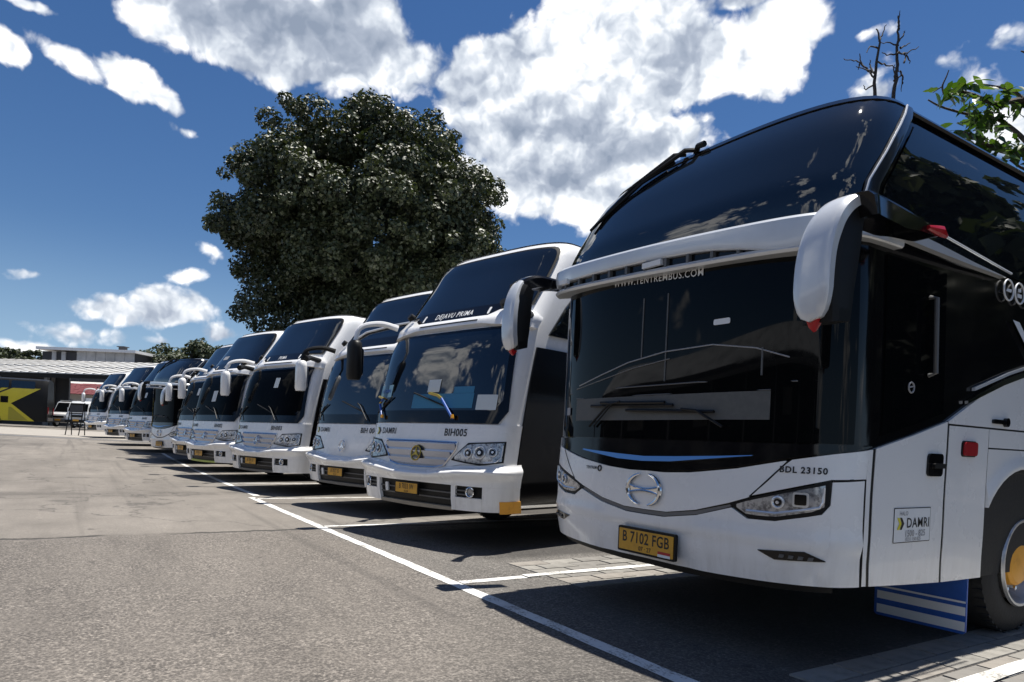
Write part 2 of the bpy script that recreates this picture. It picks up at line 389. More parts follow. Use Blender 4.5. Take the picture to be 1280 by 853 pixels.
# ------------------------------------------------------------------ mesh helpers
class M:
    def __init__(s):
        s.v, s.f = [], []
    def add(s, vs, fs):
        o = len(s.v)
        s.v += [tuple(p) for p in vs]
        s.f += [tuple(i + o for i in f) for f in fs]
        return s
    def box(s, c, d, rot=None):
        x, y, z = d[0] / 2, d[1] / 2, d[2] / 2
        vs = [Vector((i, j, k)) for i in (-x, x) for j in (-y, y) for k in (-z, z)]
        if rot:
            mt = Euler(rot).to_matrix()
            vs = [mt @ q for q in vs]
        return s.add([q + Vector(c) for q in vs], [(0, 1, 3, 2), (4, 6, 7, 5), (0, 4, 5, 1), (2, 3, 7, 6), (0, 2, 6, 4), (1, 5, 7, 3)])
    def tube(s, pts, r, n=6, caps=True):
        pts = [Vector(p) for p in pts]
        rs = r if isinstance(r, (list, tuple)) else [r] * len(pts)
        vs, fs = [], []
        ref = None
        for i, p in enumerate(pts):
            t = (pts[min(i + 1, len(pts) - 1)] - pts[max(i - 1, 0)])
            t = t.normalized() if t.length > 1e-9 else Vector((0, 0, 1))
            if ref is None:
                ref = t.cross(Vector((0, 0, 1)) if abs(t.z) < .9 else Vector((1, 0, 0))).normalized()
            a = (ref - t * ref.dot(t))
            a = a.normalized() if a.length > 1e-6 else t.orthogonal().normalized()
            ref = a
            b = t.cross(a)
            vs += [p + (a * math.cos(k * 2 * math.pi / n) + b * math.sin(k * 2 * math.pi / n)) * rs[i] for k in range(n)]
        for i in range(len(pts) - 1):
            fs += [(i * n + k, i * n + (k + 1) % n, (i + 1) * n + (k + 1) % n, (i + 1) * n + k) for k in range(n)]
        if caps:
            fs += [tuple(range(n - 1, -1, -1)), tuple(range((len(pts) - 1) * n, len(pts) * n))]
        return s.add(vs, fs)
    def lathe(s, prof, n=32, axis='x', c=(0, 0, 0)):
        """prof: (axial, radius)"""
        vs, fs = [], []
        for a, r in prof:
            for k in range(n):
                t = k * 2 * math.pi / n
                p = (a, r * math.cos(t), r * math.sin(t)) if axis == 'x' else ((r * math.cos(t), a, r * math.sin(t)) if axis == 'y' else (r * math.cos(t), r * math.sin(t), a))
                vs.append(Vector(p) + Vector(c))
        for i in range(len(prof) - 1):
            fs += [(i * n + k, i * n + (k + 1) % n, (i + 1) * n + (k + 1) % n, (i + 1) * n + k) for k in range(n)]
        return s.add(vs, fs)
    def prism(s, poly, h, fr):
        """poly 2-D, fr = (origin, u, v, w): extrude h along w"""
        o, u, v, w = (Vector(q) for q in fr)
        n = len(poly)
        a = [o + u * p[0] + v * p[1] for p in poly]
        return s.add(a + [q + w * h for q in a], [tuple(range(n - 1, -1, -1)), tuple(range(n, 2 * n))] + [(i, (i + 1) % n, n + (i + 1) % n, n + i) for i in range(n)])
    def patch(s, S, lo, hi, s0, s1, off=0., th=.02, ds=.07, dz=.14, walls=True):
        """curved panel on the bodywork S between the curves lo(s), hi(s), outer face at off"""
        brk = {s0, s1}
        f = []
        for t in (lo, hi):
            if isinstance(t, (list, tuple)):
                brk |= {p[0] for p in t if s0 < p[0] < s1}
                f.append(lambda q, t=t: lerp_tab(t, q))
            else:
                f.append(t if callable(t) else (lambda q, t=t: t))
        b = sorted(brk)
        ss = [b[0]]
        for p, q in zip(b, b[1:]):
            step = ds if abs(p) < 1.9 and abs(q) < 2.2 else max(ds, .5)
            k = max(1, math.ceil((q - p) / step - 1e-6))
            ss += [p + (q - p) * i / k for i in range(1, k + 1)]
        nz = max(1, math.ceil(max(f[1](q) - f[0](q) for q in ss) / dz - 1e-6))
        n = nz + 1
        of = off if callable(off) else (lambda a, c: off)
        vo, vi = [], []
        for q in ss:
            a, c = f[0](q), f[1](q)
            for j in range(n):
                z = a + (c - a) * j / nz
                vo.append(S.P(q, z, of(q, z)))
        N = len(ss)
        fs = [(i * n + j, (i + 1) * n + j, (i + 1) * n + j + 1, i * n + j + 1) for i in range(N - 1) for j in range(nz)]
        if not walls:
            return s.add(vo, fs)
        ring = [i * n for i in range(N)] + [(N - 1) * n + j for j in range(1, n)] + [i * n + nz for i in range(N - 2, -1, -1)] + [j for j in range(nz - 1, 0, -1)]
        for r in ring:
            i, j = divmod(r, n)
            q = ss[i]
            a, c = f[0](q), f[1](q)
            z = a + (c - a) * j / nz
            vi.append(S.P(q, z, of(q, z) - th))
        o = len(vo)
        K = len(ring)
        fs += [(ring[k], o + k, o + (k + 1) % K, ring[(k + 1) % K]) for k in range(K)]
        return s.add(vo + vi, fs)
    def stube(s, S, pts, r, off=0., n=6):
        return s.tube([S.P(a, z, off) for a, z in pts], r, n)
    def flat(s, S, poly, s0, z0, off, d=.006):
        """small flat plate with outline poly (2-D, about 0,0) on the bodywork"""
        n = len(poly)
        a = [S.P(s0 + x, z0 + y, off) for x, y in poly]
        b = [S.P(s0 + x, z0 + y, off + d) for x, y in poly]
        return s.add(a + b, [tuple(range(n, 2 * n))] + [(i, (i + 1) % n, n + (i + 1) % n, n + i) for i in range(n)])

def link(name, me, parent=None):
    o = bpy.data.objects.new(name, me)
    COL.objects.link(o)
    if parent:
        o.parent = parent
    return o
def obj(name, b, material, parent=None, smooth=True, ang=35, label=None):
    me = bpy.data.meshes.new(name)
    me.from_pydata(b.v, [], b.f)
    if smooth:
        me.polygons.foreach_set('use_smooth', [True] * len(me.polygons))
        me.set_sharp_from_angle(angle=R(ang))
    me.materials.append(MAT[material])
    o = link(name, me, parent)
    if label:
        o['label'] = label
    return o
def thing(name, label, cat, loc=(0, 0, 0), rz=0., group=None):
    o = link(name, None)
    o.empty_display_size = .1
    o.location = loc
    o.rotation_euler = (0, 0, rz)
    o['label'] = label
    o['category'] = cat
    if group:
        o['group'] = group
    return o
def tag(o, label, cat, group=None):
    o['label'] = label
    o['category'] = cat
    if group:
        o['group'] = group
    return o
def struct(o, kind='structure'):
    o['kind'] = kind
    return o
def dup(root, loc, rz, label):
    r = root.copy()
    COL.objects.link(r)
    r.location = loc
    r.rotation_euler = (0, 0, rz)
    r['label'] = label
    kids = {}
    for ch in root.children:
        c = ch.copy()
        COL.objects.link(c)
        c.parent = r
        for g in ch.children:
            d = g.copy()
            COL.objects.link(d)
            d.parent = c
    return r
TXT = {}
def text2d(txt, size, bold=0., space=1., xs=1.):
    """triangles of a line of lettering, centred, in metres"""
    cu = bpy.data.curves.new('lettering', 'FONT')
    cu.body = txt
    cu.size = size
    cu.offset = bold * size
    cu.space_character = space
    cu.resolution_u = 3
    cu.align_x = 'CENTER'
    cu.align_y = 'CENTER'
    cu.fill_mode = 'FRONT'
    o = bpy.data.objects.new('lettering', cu)
    COL.objects.link(o)
    dg = bpy.context.evaluated_depsgraph_get()
    me = bpy.data.meshes.new_from_object(o.evaluated_get(dg))
    vs = [(v.co.x * xs, v.co.y) for v in me.vertices]
    fs = [tuple(p.vertices) for p in me.polygons]
    bpy.data.objects.remove(o)
    bpy.data.curves.remove(cu)
    bpy.data.meshes.remove(me)
    return vs, fs
def stext(name, S, txt, size, s0, z0, off, material, parent, bold=.01, space=1., xs=1., tilt=0., label=None):
    vs, fs = text2d(txt, size, bold, space, xs)
    b = M().add([S.P(s0 + x, z0 + y + x * tilt, off) for x, y in vs], fs)
    return obj(name, b, material, parent, smooth=False, label=label)
def ptext(name, txt, size, fr, material, parent, bold=.01, xs=1., space=1.):
    o, u, v = (Vector(q) for q in fr)
    vs, fs = text2d(txt, size, bold, space, xs)
    return obj(name, M().add([o + u * x + v * y for x, y in vs], fs), material, parent, smooth=False)
def rrect(w, h, r, n=4):
    out = []
    for cx, cy, a in ((w / 2 - r, h / 2 - r, 0), (-w / 2 + r, h / 2 - r, 90), (-w / 2 + r, -h / 2 + r, 180), (w / 2 - r, -h / 2 + r, 270)):
        out += [(cx + r * math.cos(R(a + 90 * k / n)), cy + r * math.sin(R(a + 90 * k / n))) for k in range(n + 1)]
    return out
def circ(r, n=16, rx=1.):
    return [(r * rx * math.cos(2 * math.pi * k / n), r * math.sin(2 * math.pi * k / n)) for k in range(n)]
def ringtube(b, S, s0, z0, r, t, off, n=20, rx=1., a0=0, a1=360):
    k = max(4, int(n * (a1 - a0) / 360))
    b.tube([S.P(s0 + r * rx * math.cos(R(a0 + (a1 - a0) * i / k)), z0 + r * math.sin(R(a0 + (a1 - a0) * i / k)), off) for i in range(k + 1)], t, 6)
    return b

# ------------------------------------------------------------------ parts that every coach has
def shell(S, root, name, material, zs, ztop, crown, off=-.02, L=11.):
    ss = sorted({round(q, 3) for q in [i * .09 for i in range(0, 24)] + [2.3, 3., 4.2, 6., 8., S.tab[-1][0]]})
    ss = [-q for q in reversed(ss[1:])] + ss
    b = M()
    n = len(zs)
    vs = [S.P(q, z, off) for q in ss for z in zs]
    N = len(ss)
    fs = [(i * n + j, (i + 1) * n + j, (i + 1) * n + j + 1, i * n + j + 1) for i in range(N - 1) for j in range(n - 1)]
    fs += [((N - 1) * n + j, j, j + 1, (N - 1) * n + j + 1) for j in range(n - 1)]
    b.add(vs, fs)
    b.add([S.P(q, zs[0], off) for q in ss], [tuple(range(N - 1, -1, -1))])
    o = obj(name, b, material, root)
    return o, ss
def roof(S, root, material, ss, z0, crown, spine=.8, off=0.):
    rings = []
    y0 = S.P(0, z0)[1]
    for t in (0, .06, .16, .32, .55, .8, 1.):
        ring = []
        for q in ss:
            p = S.P(q, z0, off)
            tgt = (0, min(max(p[1], y0 + spine), 99), 0)
            ring.append((p[0] * (1 - t), p[1] + (tgt[1] - p[1]) * t, z0 + crown * math.sin(t ** .75 * math.pi / 2)))
        rings.append(ring)
    N = len(ss)
    b = M().add([p for r in rings for p in r], [(k * N + i, k * N + (i + 1) % N, (k + 1) * N + (i + 1) % N, (k + 1) * N + i) for k in range(len(rings) - 1) for i in range(N)])
    return obj('roof', b, material, root, ang=50)
def wheel(root, x, y, side, hub='orange', r=.5):
    sg = side
    w = link('wheel', None, root)
    w.empty_display_size = .1
    w.location = (x, y, r)
    ty = [(-.27, .30), (-.27, .43), (-.24, .485), (-.2, .5), (-.08, .5), (-.03, .485), (0, .44), (.005, .36), (-.01, .305)]
    tread = M().lathe([(a * sg, q) for a, q in ty], 44)
    for k in range(44):
        t = 2 * math.pi * (k + .5) / 44
        tread.box((-.055 * sg, .497 * math.cos(t), .497 * math.sin(t)), (.06, .03, .012), (t - math.pi / 2, 0, 0))
    obj('tyre', tread, 'rubber', w)
    rm = [(.012, .308), (.03, .302), (.028, .285), (-.005, .272), (-.05, .262), (-.085, .24), (-.07, .19), (-.055, .165)]
    obj('rim', M().lathe([(a * sg, q) for a, q in rm], 40), 'rim', w)
    hb = [(-.07, .172), (-.01, .165), (.010, .145), (.018, .10), (.02, .0)]
    obj('hub_cap', M().lathe([(a * sg, q) for a, q in hb], 28), hub, w)
    nb = M()
    for k in range(10):
        t = 2 * math.pi * k / 10
        nb.lathe([(-.075 * sg, .02), (-.035 * sg, .02), (-.03 * sg, .0)], 6, c=(0, .205 * math.cos(t), .205 * math.sin(t)))
    obj('wheel_nuts', nb, 'chrome', w, smooth=False)['kind'] = 'stuff'
    hb2 = M()
    for k in range(10):
        t = 2 * math.pi * (k + .5) / 10
        hb2.lathe([(-.074 * sg, .027), (-.068 * sg, .027), (-.068 * sg, 0)], 8, c=(0, .235 * math.cos(t), .235 * math.sin(t)))
    obj('rim_holes', hb2, 'satin_black', w, smooth=False)['kind'] = 'stuff'
    return w
def ribbon(path, xin, xout, thick, n=0):
    """curved shell swept along path [(y, z, k)] between xin(k), xout(k); outer skin rounded, thickness towards the inside of the bend"""
    b = M()
    P = [Vector((0, p[0], p[1])) for p in path]
    rows = []
    for i, p in enumerate(P):
        t = (P[min(i + 1, len(P) - 1)] - P[max(i - 1, 0)]).normalized()
        nrm = Vector((0, t.z, -t.y))
        k = i / (len(P) - 1)
        a, c = xin(k), xout(k)
        th = thick(k)
        row = []
        for q, h in ((0, -1.), (.0, -.25), (.1, -.06), (.3, 0), (.7, 0), (.9, -.06), (1., -.25), (1., -1.)):
            row.append(p + Vector((a + (c - a) * q, 0, 0)) + nrm * (h * th))
        rows.append(row)
    m = len(rows[0])
    b.add([q for r in rows for q in r], [(i * m + j, i * m + (j + 1) % m, (i + 1) * m + (j + 1) % m, (i + 1) * m + j) for i in range(len(rows) - 1) for j in range(m)])
    e = (len(rows) - 1) * m
    b.f += [tuple(range(m)), tuple(e + j for j in range(m - 1, -1, -1))]
    return b
def spline(pts, n):
    """Catmull-Rom through pts (tuples), n steps per span"""
    out = []
    for i in range(len(pts) - 1):
        p0, p1, p2, p3 = pts[max(i - 1, 0)], pts[i], pts[i + 1], pts[min(i + 2, len(pts) - 1)]
        for k in range(n):
            t = k / n
            out.append(tuple(.5 * (2 * b + (c - a) * t + (2 * a - 5 * b + 4 * c - d) * t * t + (3 * b - a - 3 * c + d) * t ** 3) for a, b, c, d in zip(p0, p1, p2, p3)))
    return out + [tuple(pts[-1])]
def coach_mirror(root, path, sg, head='silver', x0=1.40, w=.22):
    """hanging mirror: arm from the roof corner curving forward and down, silver head, dark glass behind, red tip"""
    mr = link('mirror', None, root)
    mr.empty_display_size = .1
    P = spline(path, 6)
    nA = len(P) * 9 // 20
    arm, hd = P[:nA + 1], P[nA - 1:]
    X = lambda v: (lambda k: sg * v(k))
    def order(b):
        return b
    a0, a1 = x0 - .02, x0 + .12
    ar = ribbon(arm, X(lambda k: a0 - .10 * (1 - k)), X(lambda k: a1 - .12 * (1 - k) + .06 * k), lambda k: .03 + .08 * min(1, k * 2.5))
    obj('mirror_arm', ar, 'gloss_black', mr, label=None)
    hb = ribbon(hd, X(lambda k: x0 - .02 - .07 * math.sin(min(k * 1.4, 1.) * math.pi / 2) + .09 * (1 - math.sqrt(max(0, 1 - (max(0, k - .78) / .22) ** 2)))), X(lambda k: x0 + .12 + (w - .17) * math.sin(min(k * 1.6, 1.) * math.pi / 2) - .09 * (1 - math.sqrt(max(0, 1 - (max(0, k - .78) / .22) ** 2)))), lambda k: .055)
    obj('mirror_head', hb, head, mr)
    # housing behind the shell, holding the glass
    hd2 = [(p[0] + .035, p[1]) + tuple(p[2:]) for p in hd[2:]]
    bk = ribbon(hd2, X(lambda k: x0 - .075), X(lambda k: x0 + .135 + (w - .17)), lambda k: .11 + .05 * math.sin(k * math.pi))
    obj('mirror_housing', bk, 'satin_black', mr)
    e = hd[-1]
    e2 = hd[-3]
    tip = ribbon([(e[0] + .012, e[1] + .015), (e[0] + .022, e[1] - .018), (e[0] + .045, e[1] - .038)], X(lambda k: x0 - .035 + .02 * k), X(lambda k: x0 + .07 + (w - .17) - .03 * k), lambda k: .05)
    obj('mirror_lamp', tip, 'red_lens', mr)
    return mr
def plate(root, S, s0, z0, w, h, txt, sub=None, off=.03, flag=True):
    p = link('number_plate', None, root)
    p.empty_display_size = .05
    c = Vector(S.P(s0, z0, off))
    u = (Vector(S.P(s0 + .1, z0, off)) - Vector(S.P(s0 - .1, z0, off))).normalized()
    v = Vector((0, 0, 1))
    wv = u.cross(v)
    b = M().prism(rrect(w, h, .012), .022, (c, u, v, wv))
    obj('plate_frame', b, 'satin_black', p, ang=50)
    obj('plate_board', M().prism(rrect(w - .03, h - .03, .006), .004, (c + wv * .022, u, v, wv)), 'plate_yellow', p, ang=50)
    f = c + wv * .0275
    ptext('plate_lettering', txt, h * .60, (f + v * h * .10, u, v), 'ink', p, .015, w / .52 * .80, 1.06)
    if sub:
        ptext('plate_date', sub, h * .24, (f - v * h * .28, u, v), 'ink', p, .01)
    if flag:
        obj('flag_sticker', M().prism([(-.055, -.017), (.055, -.017), (.055, .0), (-.055, .0)], .001, (f + u * w * .33 - v * h * .22, u, v, wv)), 'flag_red', p, False)
        obj('flag_sticker', M().prism([(-.055, -.017), (.055, -.017), (.055, .0), (-.055, .0)], .001, (f + u * w * .33 - v * h * .325, u, v, wv)), 'ink_white', p, False)
    return p
def wiper(root, S, pts, off, arm='satin_black', r=.009):
    w = obj('wiper', M().stube(S, pts[:-2], r, off), arm, root)
    obj('wiper_blade', M().stube(S, pts[-2:], .011, off - .008, 5), 'satin_black', w)
    return w
def headlight(root, S, lo, hi, s0, s1, lamps, sg, off=.002, drl=None):
    """dark housing, clear lens bowl, round and square lamps, daytime strip"""
    T = lambda t: [(p * sg, z) for p, z in (t if sg > 0 else t[::-1])]
    a, c = (s0, s1) if sg > 0 else (-s1, -s0)
    h = obj('headlight', M().patch(S, T(lo), T(hi), a, c, off, .04, .03, .05), 'satin_black', root)
    def inner(k0, k1, e):
        lo2 = [(p, lerp_tab(lo, p) + e) for p in np.linspace(k0, k1, 9)]
        hi2 = [(p, max(lerp_tab(hi, p) - e, lerp_tab(lo, p) + e + .002)) for p in np.linspace(k0, k1, 9)]
        return lo2, hi2
    l2, h2 = inner(s0 + .05, s1 - .022, .016)
    obj('lens', M().patch(S, T(l2), T(h2), *((l2[0][0], l2[-1][0]) if sg > 0 else (-l2[-1][0], -l2[0][0])), off + .004, .006, .03, .04), 'lens', h)
    for s_, z_, r_, kind in lamps:
        if kind == 'round':
            b = M()
            ringtube(b, S, s_ * sg, z_, r_, .008, off + .010)
            obj('lamp_ring', b, 'lamp_bright', h)
            obj('lamp_bulb', M().flat(S, circ(r_ * .62), s_ * sg, z_, off + .004, .012), 'gloss_black', h)
            obj('lamp_bulb', M().flat(S, circ(r_ * .3, 10), s_ * sg, z_, off + .012, .010), 'lamp_bright', h)
        else:
            obj('lamp_frame', M().flat(S, rrect(r_ * 2.3, r_ * 2.2, .012), s_ * sg, z_, off + .004, .008), 'lamp_bright', h, ang=50)
            obj('lamp_bulb', M().flat(S, rrect(r_ * 1.7, r_ * 1.6, .008), s_ * sg, z_, off + .009, .007), 'gloss_black', h, ang=50)
    if drl:
        obj('daytime_strip', M().stube(S, [(p * sg, z) for p, z in drl], .008, off + .008), 'lamp_bright', h)
    return h
# ------------------------------------------------------------------ the near coach: black upper body, white nose
def sym(t):
    return [(-a, z) for a, z in reversed(t) if a > 0] + list(t)
def coach_a(loc, rz, label, number, near=True):
    S = Surf(1.30, .43, 3.1, [(.3, .05), (.45, .03), (.65, 0), (.95, 0), (1.15, .01), (1.35, .02), (2.5, .035), (2.65, .04), (2.85, .14), (3.0, .22), (3.2, .36), (3.3, .46), (3.4, .56)],
             [(.3, 1.25), (.45, 1.28), (.8, 1.30), (1.4, 1.30), (2.5, 1.28), (2.8, 1.265), (3.05, 1.24), (3.2, 1.20), (3.3, 1.14), (3.36, 1.05)], 11.)
    t = thing('coach', label, 'bus', loc, rz, 'coaches parked side by side')
    _, ss = shell(S, t, 'body_shell', 'gloss_black', [.5, .7, .95, 1.2, 1.5, 1.9, 2.3, 2.5, 2.65, 2.8, 2.95, 3.1, 3.2, 3.27, 3.3], 0, 0)
    roof(S, t, 'metallic_dark', ss, 3.295, .13, .9)
    MASK = sym([(0, 1.045), (.16, 1.042), (.4, 1.056), (.72, 1.098), (1.05, 1.165), (1.27, 1.206), (1.53, 1.241), (1.96, 1.342), (2.32, 1.435), (2.57, 1.573), (2.95, 1.683), (3.3, 1.788), (4., 1.93), (6., 2.02), (12., 2.02)])
    BOT = sym([(0, .452), (.28, .45), (.62, .459), (.93, .47), (1.19, .482), (1.36, .487), (1.51, .486), (1.88, .467), (2.32, .449), (2.81, .441), (12., .44)])
    mk = lambda q: lerp_tab(MASK, q)
    bt = lambda q: lerp_tab(BOT, q)
    # nose
    b = M().patch(S, sym([(0, .787), (.2, .79), (.44, .828), (.68, .894), (.806, .937), (1.012, 1.148)]), mk, -1.012, 1.012, 0, .03, .06)
    obj('bonnet_panel', b, 'white', t)
    def bump_off(q, z):
        k = min(1, max(0, (.70 - z) / .05))
        k = k * k * (3 - 2 * k)
        g = min(1, max(0, (abs(q) - .36) / .12))
        cut = .018 * k * (1 - g * .8)
        return -cut + .01 * max(0, 1 - abs(z - .72) / .06) * g
    up = sym([(0, .752), (.18, .754), (.45, .796), (.70, .868), (.804, .814), (.968, .818), (1.135, .856), (1.214, .876), (1.254, .928), (1.258, 1.052), (1.452, 1.066)])
    b = M().patch(S, bt, up, -1.452, 1.452, bump_off, .05, .045, .04)
    bp = obj('bumper', b, 'white', t)
    lipb = M().patch(S, lambda q: bt(q) - .05, lambda q: bt(q) - .004, -1.3, 1.3, -.05, .05)
    obj('bumper_lip', lipb, 'satin_black', t)
    for sg in (-1, 1):
        lo = [(.822, .948), (1.09, 1.022), (1.25, 1.066), (1.462, 1.076), (1.466, .49), (1.507, .488)]
        hi = [(.822, .956), (1.024, 1.15), (1.03, 9)]
        lo2 = lo if sg > 0 else [(-a, z) for a, z in reversed(lo)]
        b = M().patch(S, lo2, lambda q: min(mk(q), lerp_tab(hi, abs(q))), *((.822, 1.507) if sg > 0 else (-1.507, -.822)), 0, .03, .05)
        obj('corner_panel', b, 'white', t)
        # headlight
        hl = [(.684, .886), (.804, .822), (.968, .826), (1.135, .864), (1.21, .882), (1.244, .93)]
        hh = [(.684, .890), (.80, .932), (1.088, 1.014), (1.244, 1.056)]
        headlight(t, S, hl, hh, .684, 1.246, [(.985, .925, .030, 'round'), (1.105, .948, .036, 'square')], sg, -.004,
                  drl=[(.80, .862), (.97, .862), (1.12, .893), (1.20, .912), (1.218, .945), (1.218, 1.02)])
        # fog slot with louvres
        fl = [(.882, .645), (.98, .606), (1.244, .624)]
        fh = [(.882, .649), (1.137, .668), (1.244, .628)]
        q = lambda u: u if sg > 0 else [(-a, z) for a, z in reversed(u)]
        fo = obj('fog_lamp_slot', M().patch(S, q(fl), q(fh), *((.882, 1.244) if sg > 0 else (-1.244, -.882)), .004, .02, .03), 'gloss_black', t)
        lb = M()
        for k in range(4):
            lb.flat(S, [(-.016, -.009), (.010, -.009), (.016, .009), (-.010, .009)], sg * (1.02 + .05 * k), .632, .005, .006)
        obj('louvre', lb, 'trim_grey', fo, False)
    # grey smile under the bonnet
    b = M().patch(S, sym([(0, .757), (.18, .759), (.45, .801), (.69, .872)]), sym([(0, .782), (.2, .785), (.44, .822), (.69, .886)]), -.69, .69, -.008, .02, .06)
    obj('grille_strip', b, 'post', t)
    # emblem: open ring with a waisted bar joining its halves
    e = M()
    for sg in (-1, 1):
        pts = []
        for k in range(15):
            a = R(-74 + 148 * k / 14)
            pts.append((sg * .152 * math.cos(a), .918 + .106 * math.sin(a)))
        e.tube([S.P(x, z, .014) for x, z in pts], [.006 + .011 * math.sin(math.pi * k / 14) ** .7 for k in range(15)], 8)
    for dz in (-1, 1):
        pts = [(x, .918 + dz * (.006 + .020 * (abs(x) / .14) ** 2)) for x in np.linspace(-.145, .145, 13)]
        e.tube([S.P(x, z, .016) for x, z in pts], .007, 6)
    e.patch(S, sym([(0, .912), (.14, .893)]), sym([(0, .924), (.14, .943)]), -.14, .14, .014, .01, .04)
    obj('emblem', e, 'chrome', t)
    if near:
        # builder's script badge on the left of the nose
        stext('badge_lettering', S, 'TENTREM', .030, -.585, 1.035, .004, 'ink', t, .02)
        rb = M()
        ringtube(rb, S, -.485, 1.035, .019, .005, .004, 12)
        obj('badge_ring', rb, 'ink', t)
        stext('badge_lettering', S, 'AVANTE', .026, -1.24, 1.16, .004, 'ink_grey', t, .01)
        stext('fleet_number', S, number, .048, 1.105, 1.108, .004, 'ink', t, .03, 1.15)
    plate(t, S, .05, .572, .535, .172, 'B 7102 FGB', '07 · 27', .012)
    # black mask and windscreen
    WB = lambda q: mk(q) + .012
    scr = obj('windscreen', M().patch(S, lambda q: max(1.26, mk(q) + .03), 2.45, -1.36, 1.36, -.006, .02, .06, .16), 'glass_near' if near else 'glass_low', t)
    mskb = M().patch(S, WB, lambda q: max(1.252, mk(q) + .022), -1.50, 1.50, .004, .03, .06)
    obj('black_mask', mskb, 'gloss_black', t)
    b = M().patch(S, sym([(0, 1.106), (.25, 1.114), (.60, 1.152), (.82, 1.176)]), sym([(0, 1.140), (.28, 1.150), (.60, 1.166), (.82, 1.180)]), -.70, .82, lambda q, z: .012 + .55 * (1.176 - z), .02, .05)
    obj('chrome_strip', b, 'chrome', t)
    if near:
        bd = obj('display_board', M().patch(S, 1.385, 1.55, -.87, .90, -.002, .004, .1), 'board_grey', t)
        obj('board_edge', M().stube(S, [(-.87, 1.555), (0, 1.555), (.90, 1.555)], .004, .0), 'trim_grey', bd)
        # dash rail and stickers seen through the glass
        ln = M().stube(S, [(-.84, 1.655), (-.55, 1.72), (-.25, 1.79), (.1, 1.835), (.5, 1.845), (.8, 1.80), (1.0, 1.735)], .0045, -.002)
        obj('dash_rail', ln, 'ink_grey', t)
        ln = M().stube(S, [(-.88, 1.63), (-.5, 1.69), (-.2, 1.745), (.15, 1.785)], .004, -.002)
        obj('dash_rail', ln, 'post', t)
        obj('dash_edge', M().stube(S, [(-1.0, 1.60), (-.3, 1.615), (.4, 1.62), (1.05, 1.60)], .005, -.004), 'trim_grey', t)
        obj('windscreen_edge', M().stube(S, [(-1.36, 1.30), (-1.35, 1.8), (-1.335, 2.34)], .016, .010), 'silver', t)
        for q, z0, z1 in ((-.12, 1.80, 2.22), (.11, 1.64, 2.22), (.84, 1.64, 1.80)):
            obj('grab_pole', M().stube(S, [(q, z0), (q, z1)], .006, -.004), 'trim_grey', t)
        stk = obj('windscreen_sticker', M().flat(S, rrect(.12, .035, .01), .56, 1.98, -.003, .003), 'ink_white', t, ang=50)
        obj('windscreen_sticker', M().flat(S, rrect(.06, .06, .006), -1.0, 1.46, .0, .004), 'ink_grey', t, ang=50)
        stext('web_address', S, 'WWW.TENTREMBUS.COM', .066, -.02, 2.338, .001, 'ink_white', t, .006, 1.12, 1.0, -.075)
    # wipers parked on the board
    for pts in ([(-.62, 1.34), (-.40, 1.50), (-.30, 1.508), (-.62, 1.49), (.22, 1.478)], [(.62, 1.34), (.42, 1.44), (.30, 1.452), (-.22, 1.452), (.55, 1.432)]):
        wiper(t, S, pts, .03)
    if near:
        wiper(t, S, [(-.56, 1.34), (-.36, 1.50), (-.28, 1.515), (-.5, 1.51), (.15, 1.498)], .034, r=.006)
    # projecting brow over the windscreen, with an open slot and a lower lip; it sits a touch off level
    half = [(0, -.04), (.3, -.037), (.6, -.025), (.85, -.008), (1.02, .015), (1.15, .05), (1.23, .10), (1.285, .19), (1.31, .32), (1.315, .62)]
    plan = [(-x, y) for x, y in reversed(half[1:])] + half
    plan = spline(plan, 3)
    TILT = -.05
    def sweep(zlo, zhi, x0, x1, off, depth, crown=.012):
        b = M()
        rows = []
        pts = [p for p in plan if x0 <= p[0] <= x1] if x1 < 1.3 else plan
        for k, (x, y) in enumerate(pts):
            a, c = pts[max(k - 1, 0)], pts[min(k + 1, len(pts) - 1)]
            n = Vector((c[1] - a[1], -(c[0] - a[0]), 0)).normalized()
            lo, hi, tz = zlo(x), zhi(x), TILT * max(-1.2, min(1.2, x))
            p = Vector((x, y, 0))
            rows.append([p + n * o + Vector((0, 0, z + tz)) for o, z in ((off - depth, lo), (off - .006, lo), (off + crown * .3, lo + .008), (off + crown, lo + (hi - lo) * .45), (off + crown * .4, hi - .018), (off - .014, hi), (off - depth - .03, hi + .004))])
        m = len(rows[0])
        b.add([q for r in rows for q in r], [(i * m + j, (i + 1) * m + j, (i + 1) * m + (j + 1) % m, i * m + (j + 1) % m) for i in range(len(rows) - 1) for j in range(m)])
        b.f += [tuple(range(m)), tuple((len(rows) - 1) * m + j for j in range(m - 1, -1, -1))]
        return b
    tb = lambda t: (lambda x: lerp_tab(t, x))
    BB = sym([(0, 2.452), (.55, 2.437), (.75, 2.422), (.9, 2.395), (1.1, 2.39), (1.5, 2.40), (1.8, 2.40), (2.4, 2.40), (2.95, 2.412)])
    BT = sym([(0, 2.552), (1.5, 2.53), (1.8, 2.52), (2.4, 2.47), (2.95, 2.42)])
    br = obj('visor', sweep(tb([(-1.32, 2.42), (-1.1, 2.425), (-.6, 2.44), (0, 2.446), (.45, 2.438), (.7, 2.41), (.95, 2.365), (1.15, 2.37), (1.32, 2.43)]), tb([(-1.32, 2.55), (0, 2.556), (1.32, 2.55)]), -2, 2, 0, .16), 'silver', t)
    obj('visor_slot', sweep(lambda x: 2.37, lambda x: 2.46, -1.24, .93, -.035, .10, 0), 'gloss_black', br)
    obj('visor_lip', sweep(tb([(-1.32, 2.350), (1.32, 2.350)]), tb([(-1.32, 2.388), (1.32, 2.388)]), -1.27, 1.24, .004, .13, .006), 'silver', br)
